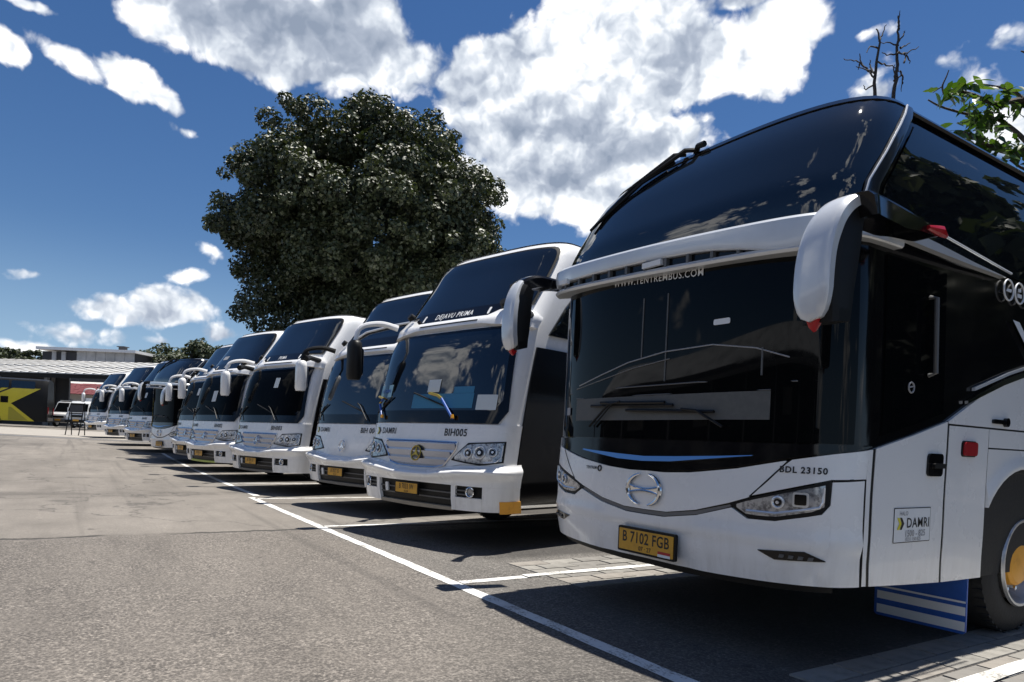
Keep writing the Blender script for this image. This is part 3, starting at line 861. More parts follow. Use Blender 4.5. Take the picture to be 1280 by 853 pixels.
    for q in np.linspace(-1.0, .7, 10):
        obj('slot_divider', M().box((q, -.02 + .06 * (q / 1.15) ** 2, 2.415 + TILT * q), (.022, .03, .08)), 'trim_grey', br, False)
    for q, w in ((-.95, .09), (.02, .17)):
        obj('visor_bracket', M().box((q, -.035, 2.418 + TILT * q), (w, .03, .035)), 'ink_white', br, False)
    for sg in (-1, 1):
        a, c = (1.52, 2.95) if sg > 0 else (-2.95, -1.52)
        w = obj('side_visor', M().patch(S, lambda q: lerp_tab(BB, q) + .0, lambda q: lerp_tab(BB, q) + .062 * max(.03, min(1, (2.95 - abs(q)) / 1.2)), a, c, lambda q, z: .03 + .05 * max(0, (2.95 - abs(q)) / 1.5), .04, .1), 'silver', t)
        w2 = obj('side_visor_edge', M().stube(S, [(sg * x, lerp_tab(BT, x) + .01) for x in (1.5, 1.8, 2.2, 2.6, 2.95)], .007, .06), 'silver', w)
    # upper windscreen
    def ush(z):
        return 1.33 + (z - 2.59) * .24
    UL = lambda q: 2.575
    UT = lambda q: 3.265 - .03 * (abs(q) / 1.4) ** 2 if abs(q) < 1.34 else 3.235 - (abs(q) - 1.34) * 4.2
    b = M()
    n, m = 40, 8
    vs, fs = [], []
    for j in range(m + 1):
        z = 2.47 + (3.262 - 2.47) * j / m
        for i in range(n + 1):
            q = ush(z) * (-1 + 2 * i / n)
            vs.append(S.P(q, z, .012))
    fs = [(j * (n + 1) + i, j * (n + 1) + i + 1, (j + 1) * (n + 1) + i + 1, (j + 1) * (n + 1) + i) for j in range(m) for i in range(n)]
    obj('upper_windscreen', b.add(vs, fs), 'glass', t)
    fr = M()
    for sg in (-1, 1):
        vs, fs = [], []
        for j in range(m + 1):
            z = 2.49 + (3.29 - 2.49) * j / m
            for k, (e, o_) in enumerate(((.004, .006), (.012, .022), (.08, .022), (.115, .012), (.12, .0))):
                vs.append(S.P(sg * (ush(z) + e), z, o_))
        fs = [(j * 5 + k, j * 5 + k + 1, (j + 1) * 5 + k + 1, (j + 1) * 5 + k) for j in range(m) for k in range(4)]
        pl = M().add(vs, fs)
        po = obj('windscreen_pillar', pl, 'metallic_dark', t)
        obj('pillar_trim', M().tube([S.P(sg * (ush(z) + .02), z, .024) for z in np.linspace(2.49, 3.28, 9)], .006, 5), 'silver', po)
    obj('roof_edge', M().patch(S, 3.268, 3.312, -1.5, 1.5, .02, .05, .07), 'gloss_black', t)
    for sg in (-1, 1):
        a, c = (1.5, 11.8) if sg > 0 else (-11.8, -1.5)
        obj('roof_gutter', M().patch(S, 3.268, 3.298, a, c, .012, .03), 'gloss_black', t)
        # upper side glass
        k0 = 1.53
        vs, fs = [], []
        b = M()
        qs = [0, .1, .3, .6, 1., 1.6, 2.2, 3., 4.5, 6., 8., 9.9]
        for j in range(7):
            z = 2.45 + (3.20 - 2.45) * j / 6
            for q in qs:
                vs.append(S.P(sg * (ush(z) + .19 + q), z, -.012))
        N = len(qs)
        fs = [(j * N + i, j * N + i + 1, (j + 1) * N + i + 1, (j + 1) * N + i) for j in range(6) for i in range(N - 1)]
        obj('side_window', b.add(vs, fs), 'glass', t)
    # upper wipers hanging from the roof edge
    for (q0, q1, z1, o_) in ((-.12, -.92, 2.93, .05), (-.24, -.98, 2.90, .045)):
        w = obj('upper_wiper', M().tube([S.P(q0, 3.33, .03), S.P(q0 - .06, 3.30, .07), S.P(q0 - .4, 3.17, o_)], [.016, .018, .010], 6), 'satin_black', t)
        obj('wiper_blade', M().tube([S.P(q0 - .16, 3.27, .035), S.P(q0 - .4, 3.165, .04), S.P(q1, z1, .035)], .013, 5), 'satin_black', w)
    obj('wiper_motor', M().tube([S.P(-.16, 3.335, .0), S.P(-.10, 3.335, .05), S.P(-.02, 3.33, .05)], .022, 6), 'satin_black', t)
    # sides
    for sg in (-1, 1):
        rng = lambda a, c: (a, c) if sg > 0 else (-c, -a)
        for a, c, z0, z1 in ((1.508, 1.536, bt, mk), (2.301, 2.325, bt, mk), (2.839, 2.847, bt, 1.408), (2.313, 4.4, 1.409, 1.419), (2.848, 4.4, 1.280, 1.288)):
            obj('panel_seal', M().patch(S, z0, z1, *rng(a, c), -.003, .01), 'satin_black', t)
        obj('panel_seal', M().stube(S, [(sg * x, z) for x, z in ((1.018, 1.149), (.92, 1.045), (.815, .943))], .005, -.001), 'satin_black', t)
        obj('panel_seal', M().stube(S, [(sg * x, z) for x, z in ((1.26, 1.060), (1.36, 1.068), (1.458, 1.071), (1.460, .9), (1.460, .7), (1.459, .49))], .006, -.002), 'satin_black', t)
        d = obj('door', M().patch(S, bt, mk, *rng(1.537, 2.300), 0, .03), 'white', t) if sg > 0 else obj('side_panel', M().patch(S, bt, mk, *rng(1.537, 2.300), 0, .03), 'white', t)
        if sg > 0:
            obj('door_window', M().patch(S, lambda q: mk(q) + .06, 2.33, 1.60, 2.26, -.010, .01), 'glass_low', d)
            obj('door_handle', M().flat(S, rrect(.17, .135, .025), 2.165, 1.165, .001, .012), 'gloss_black', d, ang=50)
            obj('handle_latch', M().flat(S, rrect(.12, .03, .01), 2.175, 1.16, .012, .02), 'satin_black', d, ang=50)
            st = obj('door_sticker', M().flat(S, rrect(.40, .20, .004), 1.955, .815, .002, .001), 'ink', d, False)
            obj('sticker_face', M().flat(S, rrect(.39, .19, .004), 1.955, .815, .0022, .0015), 'ink_white', st, False)
            o_ = .005
            stext('sticker_lettering', S, 'HALO', .034, 1.855, .882, o_, 'ink_grey', st, .01)
            stext('sticker_lettering', S, 'DAMRI', .080, 2.015, .825, o_, 'ink', st, .010, 1.08)
            stext('sticker_lettering', S, '1500 - 825', .052, 1.985, .765, o_, 'ink_grey', st, .012)
            stext('sticker_lettering', S, '(021) 150 825', .030, 1.965, .733, o_, 'ink_grey', st, .01)
            ch = M()
            for k, (dx, mt_) in enumerate(((0, 0), (.028, 0))):
                x = 1.785 + dx
                ch.add([S.P(x + px, .825 + pz, o_) for px, pz in ((0, .034), (.022, .034), (.048, 0), (.022, -.034), (0, -.034), (.024, 0))], [(0, 1, 2, 5), (5, 2, 3, 4)])
            obj('sticker_arrow', ch, 'ink_yellow', st, False)
            ch = M().add([S.P(1.785 + px, .825 + pz, o_ + .001) for px, pz in ((.030, .034), (.05, .034), (.075, 0), (.05, -.034), (.030, -.034), (.05, 0))], [(0, 1, 2, 5), (5, 2, 3, 4)])
            obj('sticker_arrow', ch, 'ink', st, False)
            obj('grab_handle', M().tube([S.P(2.05, 1.69, .0), S.P(2.05, 1.70, .04), S.P(2.045, 2.14, .04), S.P(2.045, 2.15, 0)], .014, 8), 'trim_grey', d)
            rb = M()
            ringtube(rb, S, 1.865, 1.605, .030, .005, .0, 12)
            rb.flat(S, [(-.02, -.004), (.02, .004), (.018, .012), (-.018, .006)], 1.865, 1.605, -.002, .004)
            obj('door_emblem', rb, 'ink_grey', d)
            rl = obj('marker_lamp', M().flat(S, rrect(.165, .085, .02), 2.575, 1.272, .001, .02), 'red_lens', t, ang=50)
            obj('lamp_bezel', M().flat(S, rrect(.185, .10, .025), 2.575, 1.272, .0, .008), 'satin_black', rl, ang=50)
        obj('side_panel', M().patch(S, bt, 1.408, *rng(2.326, 2.838), 0, .03), 'white', t)
        obj('side_panel', M().patch(S, 1.420, mk, *rng(2.312, 4.4), .0, .03), 'white', t)
        obj('side_panel', M().patch(S, 1.289, 1.408, *rng(2.848, 4.4), 0, .03), 'white', t)
        wc, wr, wz = 3.367, .655, .50
        arch = lambda q: max(.441, wz + math.sqrt(max(0, wr * wr - (abs(q) - wc) ** 2))) if abs(abs(q) - wc) < wr else .441
        al = []
        for k in range(25):
            a = math.pi * k / 24
            al.append((wc - wr * math.cos(a), max(.441, wz + wr * math.sin(a))))
        al = [(al[0][0] - .001, .441)] + al + [(al[-1][0] + .001, .441)]
        al = al if sg > 0 else [(-p, z) for p, z in reversed(al)]
        obj('wheel_arch_panel', M().patch(S, al, 1.279, *rng(2.848, 4.4), lambda q, z: .0 + .025 * math.exp(-((math.hypot(abs(q) - wc, z - wz) - wr - .02) / .05) ** 2), .05, .06, .09), 'white', t)
        obj('arch_liner', M().tube([S.P(sg * (wc - (wr + .0) * math.cos(math.pi * k / 20)), wz + wr * math.sin(math.pi * k / 20) - .02, -.03) for k in range(21)], .02, 5), 'rubber', t)
        obj('side_panel', M().patch(S, .441, mk, *rng(4.41, 11.4), 0, .03), 'white', t)
        obj('wheel_well', M().patch(S, .44, [(p, max(.442, z)) for p, z in al], *rng(wc - wr, wc + wr), -.016, .01, .07, .3), 'rubber', t)
        wl = wheel(t, sg * 1.262, 2.39, sg)
        wheel(t, sg * 1.24, 8.3, sg, 'rim')
        # side stripes
        stp = obj('side_stripe', M().patch(S, lambda q: mk(q) + .004, lambda q: mk(q) + .02 + .022 * min(1, max(0, (abs(q) - 2.5) / .3)), *rng(2.53, 6.), .006, .02), 'chrome', t)
        obj('side_stripe', M().patch(S, lambda q: mk(q) + .055, lambda q: mk(q) + .075, *rng(2.62, 6.), .004, .02), 'silver', t)
        if sg > 0:
            hb = M().flat(S, rrect(.19, .028, .012), 2.965, 1.462, .001, .014)
            hb.flat(S, circ(.030, 12), 3.055, 1.462, .001, .022)
            obj('hatch_handle', hb, 'gloss_black', t, ang=50)
            if near:
                for k in range(4):
                    rb = M()
                    ringtube(rb, S, 3.06 + .165 * k, 2.352, .070, .006, .002, 18)
                    if k == 0:
                        rb.flat(S, [(-.035, -.01), (.035, -.01), (.045, .012), (-.02, .008)], 3.06, 2.35, .0, .004)
                    elif k == 1:
                        rb.flat(S, [(-.02, .03), (.02, .03), (.02, .01), (-.02, .01)], 3.225, 2.352, .0, .004).flat(S, [(-.03, -.005), (.03, -.005), (.03, -.03), (-.03, -.03)], 3.225, 2.352, .0, .004)
                    else:
                        rb.flat(S, rrect(.06, .05, .01), 3.06 + .165 * k, 2.352, .0, .004)
                    obj('service_icon', rb, 'ink_white', t)
                chv = M()
                chv.add([S.P(3.13 + x, 2.10 + z, .003) for x, z in ((0, .06), (.10, .055), (.42, -.20), (.34, -.20))], [(0, 1, 2, 3)])
                obj('side_chevron', chv, 'ink_white', t, False)
    # blue mud flap with white stripes hanging in front of the axle
    fl = link('mud_flap', None, t)
    fl.empty_display_size = .05
    b = M().prism([(.40, .09), (.42, .075), (.985, .075), (1.0, .09), (1.0, .445), (.85, .50), (.40, .50)], .014, ((.262, 1.66, 0), (1, 0, 0), (0, 0, 1), (0, -1, 0)))
    obj('flap_sheet', b, 'blue', fl, False)
    for z0, z1 in ((.095, .155), (.195, .250), (.275, .288)):
        obj('flap_stripe', M().prism([(.42, z0), (.995, z0), (.995, z1), (.42, z1)], .003, ((.262, 1.647, 0), (1, 0, 0), (0, 0, 1), (0, -1, 0))), 'ink_white', fl, False)
    for x in (.75, 1.10):
        obj('flap_bracket', M().box((x, 1.70, .52), (.05, .08, .12)), 'satin_black', fl, False)
    obj('front_axle', M().lathe([(-1.1, .10), (-.3, .075), (.3, .075), (1.1, .10)], 14, c=(0, 2.39, .42)).box((0, 2.39, .40), (1.6, .16, .12)), 'satin_black', t)
    for x in (-.42, .42):
        obj('chassis_rail', M().box((x, 5.2, .50), (.09, 9.4, .22)), 'trim_grey', t, False)
    ch = M().box((0, 5.5, .62), (1.9, 10.4, .25))
    ch.box((-.75, 1.0, .52), (.5, 1.2, .16)).box((.5, 1.05, .50), (.7, 1.0, .12))
    ch.lathe([(-1.15, .09), (1.15, .09)], 12, c=(0, 2.32, .5)).lathe([(-1.15, .12), (1.15, .12)], 12, c=(0, 8.3, .5))
    obj('chassis', ch, 'satin_black', t, False)
    coach_mirror(t, [(.50, 2.60), (.30, 2.65), (.12, 2.66), (-.02, 2.60), (-.11, 2.46), (-.15, 2.28), (-.15, 2.10), (-.12, 1.98)], -1, 'silver', 1.60, .145)
    m_ = coach_mirror(t, [(.55, 2.40), (.2, 2.415), (-.15, 2.40), (-.36, 2.365), (-.465, 2.28), (-.52, 2.14), (-.54, 1.96), (-.53, 1.78)], 1, 'silver', 1.535, .135)
    obj('arm_lamp', M().tube([(1.575, .36, 2.37), (1.59, .45, 2.365), (1.575, .54, 2.36)], [.012, .028, .012], 8), 'red_lens', m_)
    return t
# ------------------------------------------------------------------ the white coaches further down the row
def coach_b(loc, rz, label, st):
    S = Surf(1.27, .41, 3.3, [(.3, .06), (.45, .03), (.65, 0), (.95, .03), (1.15, .06), (1.35, .09), (2.3, .30), (2.5, .40), (2.8, .60), (3.1, .80), (3.3, .93), (3.5, 1.05), (3.62, 1.15), (3.7, 1.25)],
             [(.3, 1.22), (.45, 1.25), (.8, 1.27), (1.4, 1.27), (2.5, 1.245), (2.8, 1.225), (3.05, 1.205), (3.3, 1.18), (3.5, 1.15), (3.62, 1.09), (3.7, 1.0)], 11.)
    t = thing('coach', label, 'bus', loc, rz, 'coaches parked side by side')
    _, ss = shell(S, t, 'body_shell', 'white', [.5, .7, .95, 1.2, 1.5, 1.9, 2.3, 2.5, 2.7, 2.9, 3.1, 3.3, 3.45, 3.55, 3.62, 3.66], 0, 0)
    roof(S, t, 'white', ss, 3.655, .075, .9, -.02)
    # nose panel, bumper in four pieces round a real intake
    obj('front_panel', M().patch(S, sym([(0, .85), (.4, .858), (.62, .90), (.75, .93), (1.3, .93), (1.5, .95)]), 1.375, -1.46, 1.46, -.002, .02), 'white', t)
    LIP = sym([(0, .858), (.35, .866), (.62, .896), (.80, .912), (1.28, .932), (1.52, .95)])
    def bo(q, z):
        top = lerp_tab(LIP, q)
        d = top - z
        k = min(1, max(0, d / .08))
        k = k * k * (3 - 2 * k)
        e = math.exp(-(max(0, d - .08) / .07) ** 2)
        return .01 + (.03 + .08 * e * min(1, max(.15, (1.45 - abs(q)) / .3))) * k
    bt = lambda q: .42 + .02 * min(1, abs(q) / 1.4)
    obj('bumper', M().patch(S, .695, lambda q: lerp_tab(LIP, q), -1.52, 1.52, bo, .05, .07, .018), 'white', t)
    obj('bumper_corner', M().patch(S, bt, .694, .68, .745, .035, .05), 'white', t)
    obj('bumper_corner', M().patch(S, bt, .694, -.745, -.68, .035, .05), 'white', t)
    for sg in (-1, 1):
        r2 = lambda a, c: (a, c) if sg > 0 else (-c, -a)
        obj('bumper_corner', M().patch(S, bt, .694, *r2(1.095, 1.52), .035, .05), 'white', t)
        obj('bumper_corner', M().patch(S, bt, .575, *r2(.748, 1.092), .035, .05), 'white', t)
        fg = obj('fog_lamp', M().patch(S, .57, .70, *r2(.74, 1.10), .008, .02), 'satin_black', t)
        b = M()
        ringtube(b, S, sg * .95, .635, .048, .009, .035, 18)
        obj('fog_ring', b, 'chrome', fg)
        obj('fog_lens', M().flat(S, circ(.040), sg * .95, .635, .012, .012), 'lens', fg)
        for k in range(2):
            obj('fog_slat', M().patch(S, .600 + .04 * k, .612 + .04 * k, *r2(.75, .89), .028, .02), 'trim_grey', fg)
    obj('intake', M().patch(S, .45, .70, -.69, .69, -.004, .02), 'satin_black', t)
    lip = obj('bumper_lip', M().patch(S, lambda q: bt(q) - .012, .455, -.69, .69, .03, .05), st.get('lip', 'trim_grey'), t)
    for z in (.53, .60):
        obj('intake_bar', M().patch(S, z, z + .014, -.68, .68, .008, .02), 'trim_grey', t)
    obj('tow_hook', M().flat(S, rrect(.05, .10, .015), -.52, .60, .01, .02), 'ink_white', t, ang=50)
    # grille
    gl = sym([(0, .868), (.35, .876), (.50, .905), (.66, 1.10), (.67, 1.14)])
    gh = sym([(0, 1.165), (.67, 1.165)])
    g = obj('grille', M().patch(S, gl, gh, -.67, .67, .002, .02), 'grille' if st.get('chrome', 1) else 'white', t)
    if st.get('chrome', 1):
        for z in (.93, 1.02, 1.11):
            w = .52 + (z - .92) * .68
            obj('grille_slat', M().patch(S, z - .030, z + .032, -w, w, lambda q, zz, z=z: .008 + .45 * (zz - z + .03), .02, .09, .02), 'grille', g)
        fr = [(-.67, 1.165), (0, 1.168), (.67, 1.165), (.66, 1.09), (.50, .90), (.35, .872), (0, .862), (-.35, .872), (-.50, .90), (-.66, 1.09), (-.67, 1.165)]
        obj('grille_frame', M().stube(S, fr, .012, .012), 'chrome', g)
    e = M()
    ec = st.get('emblem', 'chrome')
    r_ = .085
    ringtube(e, S, 0, 1.02, r_, .008, .035, 22)
    for k in range(3):
        a = R(90 + 120 * k)
        p, q = Vector((math.cos(a), math.sin(a))), Vector((-math.sin(a), math.cos(a)))
        e.flat(S, [tuple(p * r_), tuple(q * .018), tuple(-p * .012), tuple(-q * .018)], 0, 1.02, .030, .010)
    obj('emblem', e, ec, t)
    if ec == 'gold':
        obj('emblem_back', M().flat(S, circ(r_), 0, 1.02, .020, .008), 'post', t)
    for sg in (-1, 1):
        hl = [(.60, .968), (.80, .944), (1.0, .928), (1.08, .935), (1.27, .965)]
        hh = [(.60, .975), (.70, 1.07), (.82, 1.168), (1.27, 1.196)]
        headlight(t, S, hl, hh, .60, 1.28, [(.845, 1.055, .052, 'round'), (1.0, 1.065, .066, 'round'), (1.15, 1.075, .045, 'round')], sg, .004,
                  drl=[(1.06, .955), (1.20, .972), (1.245, 1.02), (1.25, 1.15)])
        if st.get('orange'):
            obj('corner_reflector', M().patch(S, .425, .555, *((1.27, 1.53) if sg > 0 else (-1.53, -1.27)), .045, .05, .05), 'orange', t)
    pl = st.get('plate', 'B 7033 IW')
    plate(t, S, -.06, .615, .44, .145, pl, '05.24', .045, False)
    # lettering on the nose
    if st.get('damri', 1):
        b = M()
        for k in range(1):
            b.add([S.P(-.985 + x, 1.275 + z, .003) for x, z in ((0, .045), (.035, .045), (.08, 0), (.035, -.045), (0, -.045), (.04, 0))], [(0, 1, 2, 5), (5, 2, 3, 4)])
        obj('maker_arrow', b, 'ink_yellow', t, False)
        b = M().add([S.P(-.955 + x, 1.275 + z, .004) for x, z in ((0, .045), (.035, .045), (.08, 0), (.035, -.045), (0, -.045), (.04, 0))], [(0, 1, 2, 5), (5, 2, 3, 4)])
        obj('maker_arrow', b, 'ink', t, False)
        stext('operator_lettering', S, 'DAMRI', .105, -.67, 1.275, .003, 'ink', t, .010, 1.06)
    if st.get('num'):
        stext('fleet_number', S, st['num'], .115, .60, 1.275, .003, 'ink', t, .016, 1.06)
    # windscreen in its black border
    WT = lambda q: 2.47
    wr = lambda z: 1.255 - (z - 1.45) * .055
    for nm, e0, o_, mt_, z0, z1 in (('windscreen_border', .0, .004, 'gloss_black', 1.385, 2.50), ('windscreen', -.07, .007, st.get('low', 'glass_low'), 1.53, 2.46)):
        b = M()
        n, m = 36, 8
        vs = []
        for j in range(m + 1):
            z = z0 + (z1 - z0) * j / m
            rd = .10 * max(0, 1 - (z - z0) / .10) ** 2
            for i in range(n + 1):
                vs.append(S.P((wr(z) + e0 - rd) * (-1 + 2 * i / n), z, o_))
        b.add(vs, [(j * (n + 1) + i, j * (n + 1) + i + 1, (j + 1) * (n + 1) + i + 1, (j + 1) * (n + 1) + i) for j in range(m) for i in range(n)])
        obj(nm, b, mt_, t)
    for pts in ([(.55, 1.43), (.30, 1.66), (.22, 1.70), (.42, 1.56), (-.25, 1.74)], [(-.85, 1.43), (-1.0, 1.62), (-.92, 1.68), (-1.02, 1.5), (-.70, 1.70)]):
        w = wiper(t, S, pts, .035, 'sky_blue' if st.get('colour_wipers') else 'satin_black', .016 if st.get('colour_wipers') else .010)
        if st.get('colour_wipers'):
            w.data.materials[0] = MAT['blue']
            obj('wiper_sleeve', M().stube(S, [pts[1], pts[2], (pts[2][0] - .16, pts[2][1] + .03)], .017, .036), 'gold', w)
            obj('wiper_sleeve', M().stube(S, [pts[0], (pts[0][0] * .95 + pts[1][0] * .05, pts[0][1] + .04)], .022, .036), 'orange', w)
    for kind, q, z, w_, h_ in st.get('papers', []):
        if kind == 'sky_blue':
            obj('windscreen_cloth', M().patch(S, z - h_ / 2, z + h_ / 2, q - w_ / 2, q + w_ / 2, .010, .003), kind, t)
        else:
            obj('windscreen_paper', M().flat(S, rrect(w_, h_, .008), q, z, .013, .003), kind, t, ang=50)
    if st.get('sign'):
        stext('windscreen_lettering', S, st['sign'], .06, -.93, 1.78, .0135, 'blue', t, .02)
    # white brow with a dark board above it
    VB = sym([(0, 2.535), (.62, 2.535), (.80, 2.515), (1.2, 2.48), (1.36, 2.47)])
    VT = sym([(0, 2.632), (.66, 2.634), (.80, 2.70), (.98, 2.72), (1.25, 2.66), (1.36, 2.59)])
    v = obj('visor', M().patch(S, VB, VT, -1.36, 1.36, lambda q, z: .035 + .02 * math.exp(-((z - 2.58) / .05) ** 2), .09, .07, .04), 'white', t)
    obj('visor_groove', M().patch(S, 2.566, 2.580, -.55, .55, .058, .01), 'satin_black', v)
    bd = obj('route_board', M().patch(S, 2.62, 2.80, -.80, .80, .020, .04), 'gloss_black', t)
    if st.get('board'):
        stext('route_lettering', S, st['board'], .098, -.02, 2.716, .023, 'ink_white', bd, .006, 1.15)
        for q in (-.62, .62):
            obj('route_emblem', M().flat(S, rrect(.035, .09, .015), q, 2.716, .021, .003), 'ink_white', bd, ang=50)
    for sg in (-1, 1):
        obj('roof_lamp', M().tube([S.P(sg * .88, 2.725, .07), S.P(sg * .88, 2.725, .125)], [.055, .045], 12), 'satin_black', t)
    # upper windscreen with rounded corners
    ur = lambda z: 1.16 + (z - 2.8) * .05
    for nm, e0, o_, mt_, z0, z1 in (('upper_windscreen_frame', .035, .004, 'satin_black', 2.77, 3.565), ('upper_windscreen', 0, .008, 'glass', 2.79, 3.535)):
        n, m = 36, 12
        vs = []
        for j in range(m + 1):
            z = z0 + (z1 - z0) * (1 - (1 - j / m) ** 1.6)
            k = max(0, 1 - (z1 - z) / .11)
            rd = .11 * (1 - math.sqrt(max(0, 1 - k * k)))
            for i in range(n + 1):
                vs.append(S.P((ur(z) + e0 - rd) * (-1 + 2 * i / n), z, o_))
        b = M().add(vs, [(j * (n + 1) + i, j * (n + 1) + i + 1, (j + 1) * (n + 1) + i + 1, (j + 1) * (n + 1) + i) for j in range(m) for i in range(n)])
        obj(nm, b, mt_, t)
    if st.get('roofpaper'):
        obj('upper_sticker', M().flat(S, rrect(.30, .09, .01), -.55, 2.98, .010, .003), 'ink_grey', t, ang=50)
    if st.get('swash'):
        obj('upper_wiper', M().stube(S, [(-.75, 2.80), (-.45, 2.94), (.3, 3.0), (.8, 3.02)], .02, .03), 'silver', t)
    # sides: black glass door, black lower side, window band
    for sg in (-1, 1):
        r2 = lambda a, c: (a, c) if sg > 0 else (-c, -a)
        obj('door', M().patch(S, .50, 2.27, *r2(1.47, 2.34), .004, .02), 'gloss_black', t)
        dd = obj('side_panel', M().patch(S, .50, 1.50, *r2(2.37, 2.95), .004, .02), 'satin_black' if st.get('dark_side', 1) else 'white', t)
        obj('side_panel', M().patch(S, .50, 1.30, *r2(4.2, 11.3), .004, .02), 'satin_black' if st.get('dark_side', 1) else 'white', t)
        obj('side_window', M().patch(S, 1.54, 2.27, *r2(2.37, 11.2), .004, .02), 'glass', t)
        # upper window: starts as a rounded point behind the windscreen pillar
        up = [(1.60, 2.44), (1.66, 2.8), (1.76, 3.1), (1.92, 3.32), (2.2, 3.42), (11., 3.42)]
        u2 = up if sg > 0 else [(-a, z) for a, z in reversed(up)]
        obj('upper_side_window', M().patch(S, 2.43, u2, *r2(1.60, 11.), .004, .02), 'glass', t)
        obj('side_rail', M().patch(S, .47, .50, *r2(1.47, 2.95), .01, .03), 'chrome', t)
        wheel(t, sg * 1.215, 2.45, sg, 'rim')
        wheel(t, sg * 1.215, 8.3, sg, 'rim')
    ch = M().box((0, 5.5, .60), (1.8, 10.2, .2)).lathe([(-1.1, .1), (1.1, .1)], 12, c=(0, 2.45, .5))
    obj('chassis', ch, 'satin_black', t, False)
    if st.get('step'):
        obj('side_step', M().box((1.45, 2.3, .30), (.55, .5, .03)), 'steel_sheet', t, False)
    mk = st.get('mirror', ('white', 'white'))
    for sg in (1, -1):
        hc, ac = mk
        if sg > 0:
            obj('mirror_stay', M().tube([(1.18, .62, 2.62), (1.30, .34, 2.64), (1.42, .16, 2.60)], [.05, .045, .06], 8), 'satin_black', t)
        else:
            mr = link('mirror', None, t)
            mr.empty_display_size = .1
            p = spline([(sg * 1.16, .52, 2.66), (sg * 1.26, .30, 2.70), (sg * 1.36, .06, 2.62), (sg * 1.38, .0, 2.38)], 5)
            obj('mirror_arm', M().tube(p, [.042 - .014 * k / (len(p) - 1) for k in range(len(p))], 8), ac, mr)
            hd = M()
            prof = [(.80, -.26), (1., -.21), (1., .16), (.92, .22), (.6, .26)]
            n = 12
            vs = []
            for kx, z in prof:
                for i in range(n):
                    a = 2 * math.pi * i / n
                    cx, cy = math.cos(a), math.sin(a)
                    ex = abs(cx) ** .6 * (1 if cx > 0 else -1)
                    ey = abs(cy) ** .6 * (1 if cy > 0 else -1)
                    vs.append((sg * 1.38 + .115 * kx * ex, .0 + .075 * kx * ey, 2.19 + z))
            fs = [(j * n + i, j * n + (i + 1) % n, (j + 1) * n + (i + 1) % n, (j + 1) * n + i) for j in range(len(prof) - 1) for i in range(n)]
            fs += [tuple(range(n - 1, -1, -1)), tuple((len(prof) - 1) * n + i for i in range(n))]
            obj('mirror_head', hd.add(vs, fs), hc, mr, ang=50)
            obj('mirror_glass', M().prism(rrect(.19, .36, .04), .006, ((sg * 1.38, .077, 2.17), (1, 0, 0), (0, 0, 1), (0, 1, 0))), 'chrome', mr, ang=50)
    return t
# ------------------------------------------------------------------ the yard
GZ = [(-200, .95), (-75, .95), (-60, .80), (-45, .52), (-37, .37), (-32, .28), (-27, .15), (-22, .06), (-14, 0), (0, 0)]
def gz(x):
    return smooth_tab(GZ, x)
def pix(px, py, depth):
    """a point of the yard seen along one bearing at a given distance"""
    u = (px - 640) / 860
    v = -(py - 552.5) / 860
    c, s = math.cos(ROLL), math.sin(ROLL)
    p = (FW + RT * (u * c - v * s) + Vector((0, 0, u * s + v * c))) * depth
    return Vector((p.x, p.y, p.z + EYE))
def make_ground():
    xs = [-1500, -600, -300, -200, -150, -110, -90] + [-75 + 1.5 * i for i in range(43)] + [-8, -4, 0, 10, 40, 120, 400, 1500]
    ys = [-1500, -400, -120, -50, -25, -12, -6, -2, 2, 6, 12, 25, 50, 120, 400, 1500]
    n = len(ys)
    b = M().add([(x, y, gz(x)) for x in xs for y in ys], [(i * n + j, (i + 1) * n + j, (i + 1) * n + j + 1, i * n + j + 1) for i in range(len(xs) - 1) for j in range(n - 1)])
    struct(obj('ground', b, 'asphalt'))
make_ground()
def strip(name, p, q, w, material='line_paint', lift=.004, rag=.006, n=None):
    """painted line between two ground points, slightly ragged edges"""
    p, q = Vector((*p, 0)), Vector((*q, 0))
    d = (q - p)
    L = d.length
    d.normalize()
    s = Vector((-d.y, d.x, 0))
    n = n or max(4, int(L / .25))
    rnd = random.Random(int(p.x * 100 + q.y * 10))
    vs = []
    for i in range(n + 1):
        c = p + d * L * i / n
        for e in (-1, 1):
            k = c + s * e * (w / 2 + rnd.uniform(-rag, rag))
            vs.append((k.x, k.y, gz(k.x) + lift))
    o = obj(name, M().add(vs, [(2 * i, 2 * i + 1, 2 * i + 3, 2 * i + 2) for i in range(n)]), material, None, False)
    struct(o)
    return o
strip('bay_front_line', (-12.98, 2.79), (-1.2, 2.70), .115)
strip('bay_front_line', (-29.5, 3.0), (-13.3, 2.96), .115)
for x in (-1.75, -5.07, -8.82, -12.75, -16.4, -20.2):
    strip('bay_side_line', (x, 2.80 if x > -13 else 2.98), (x, 14.5), .105)
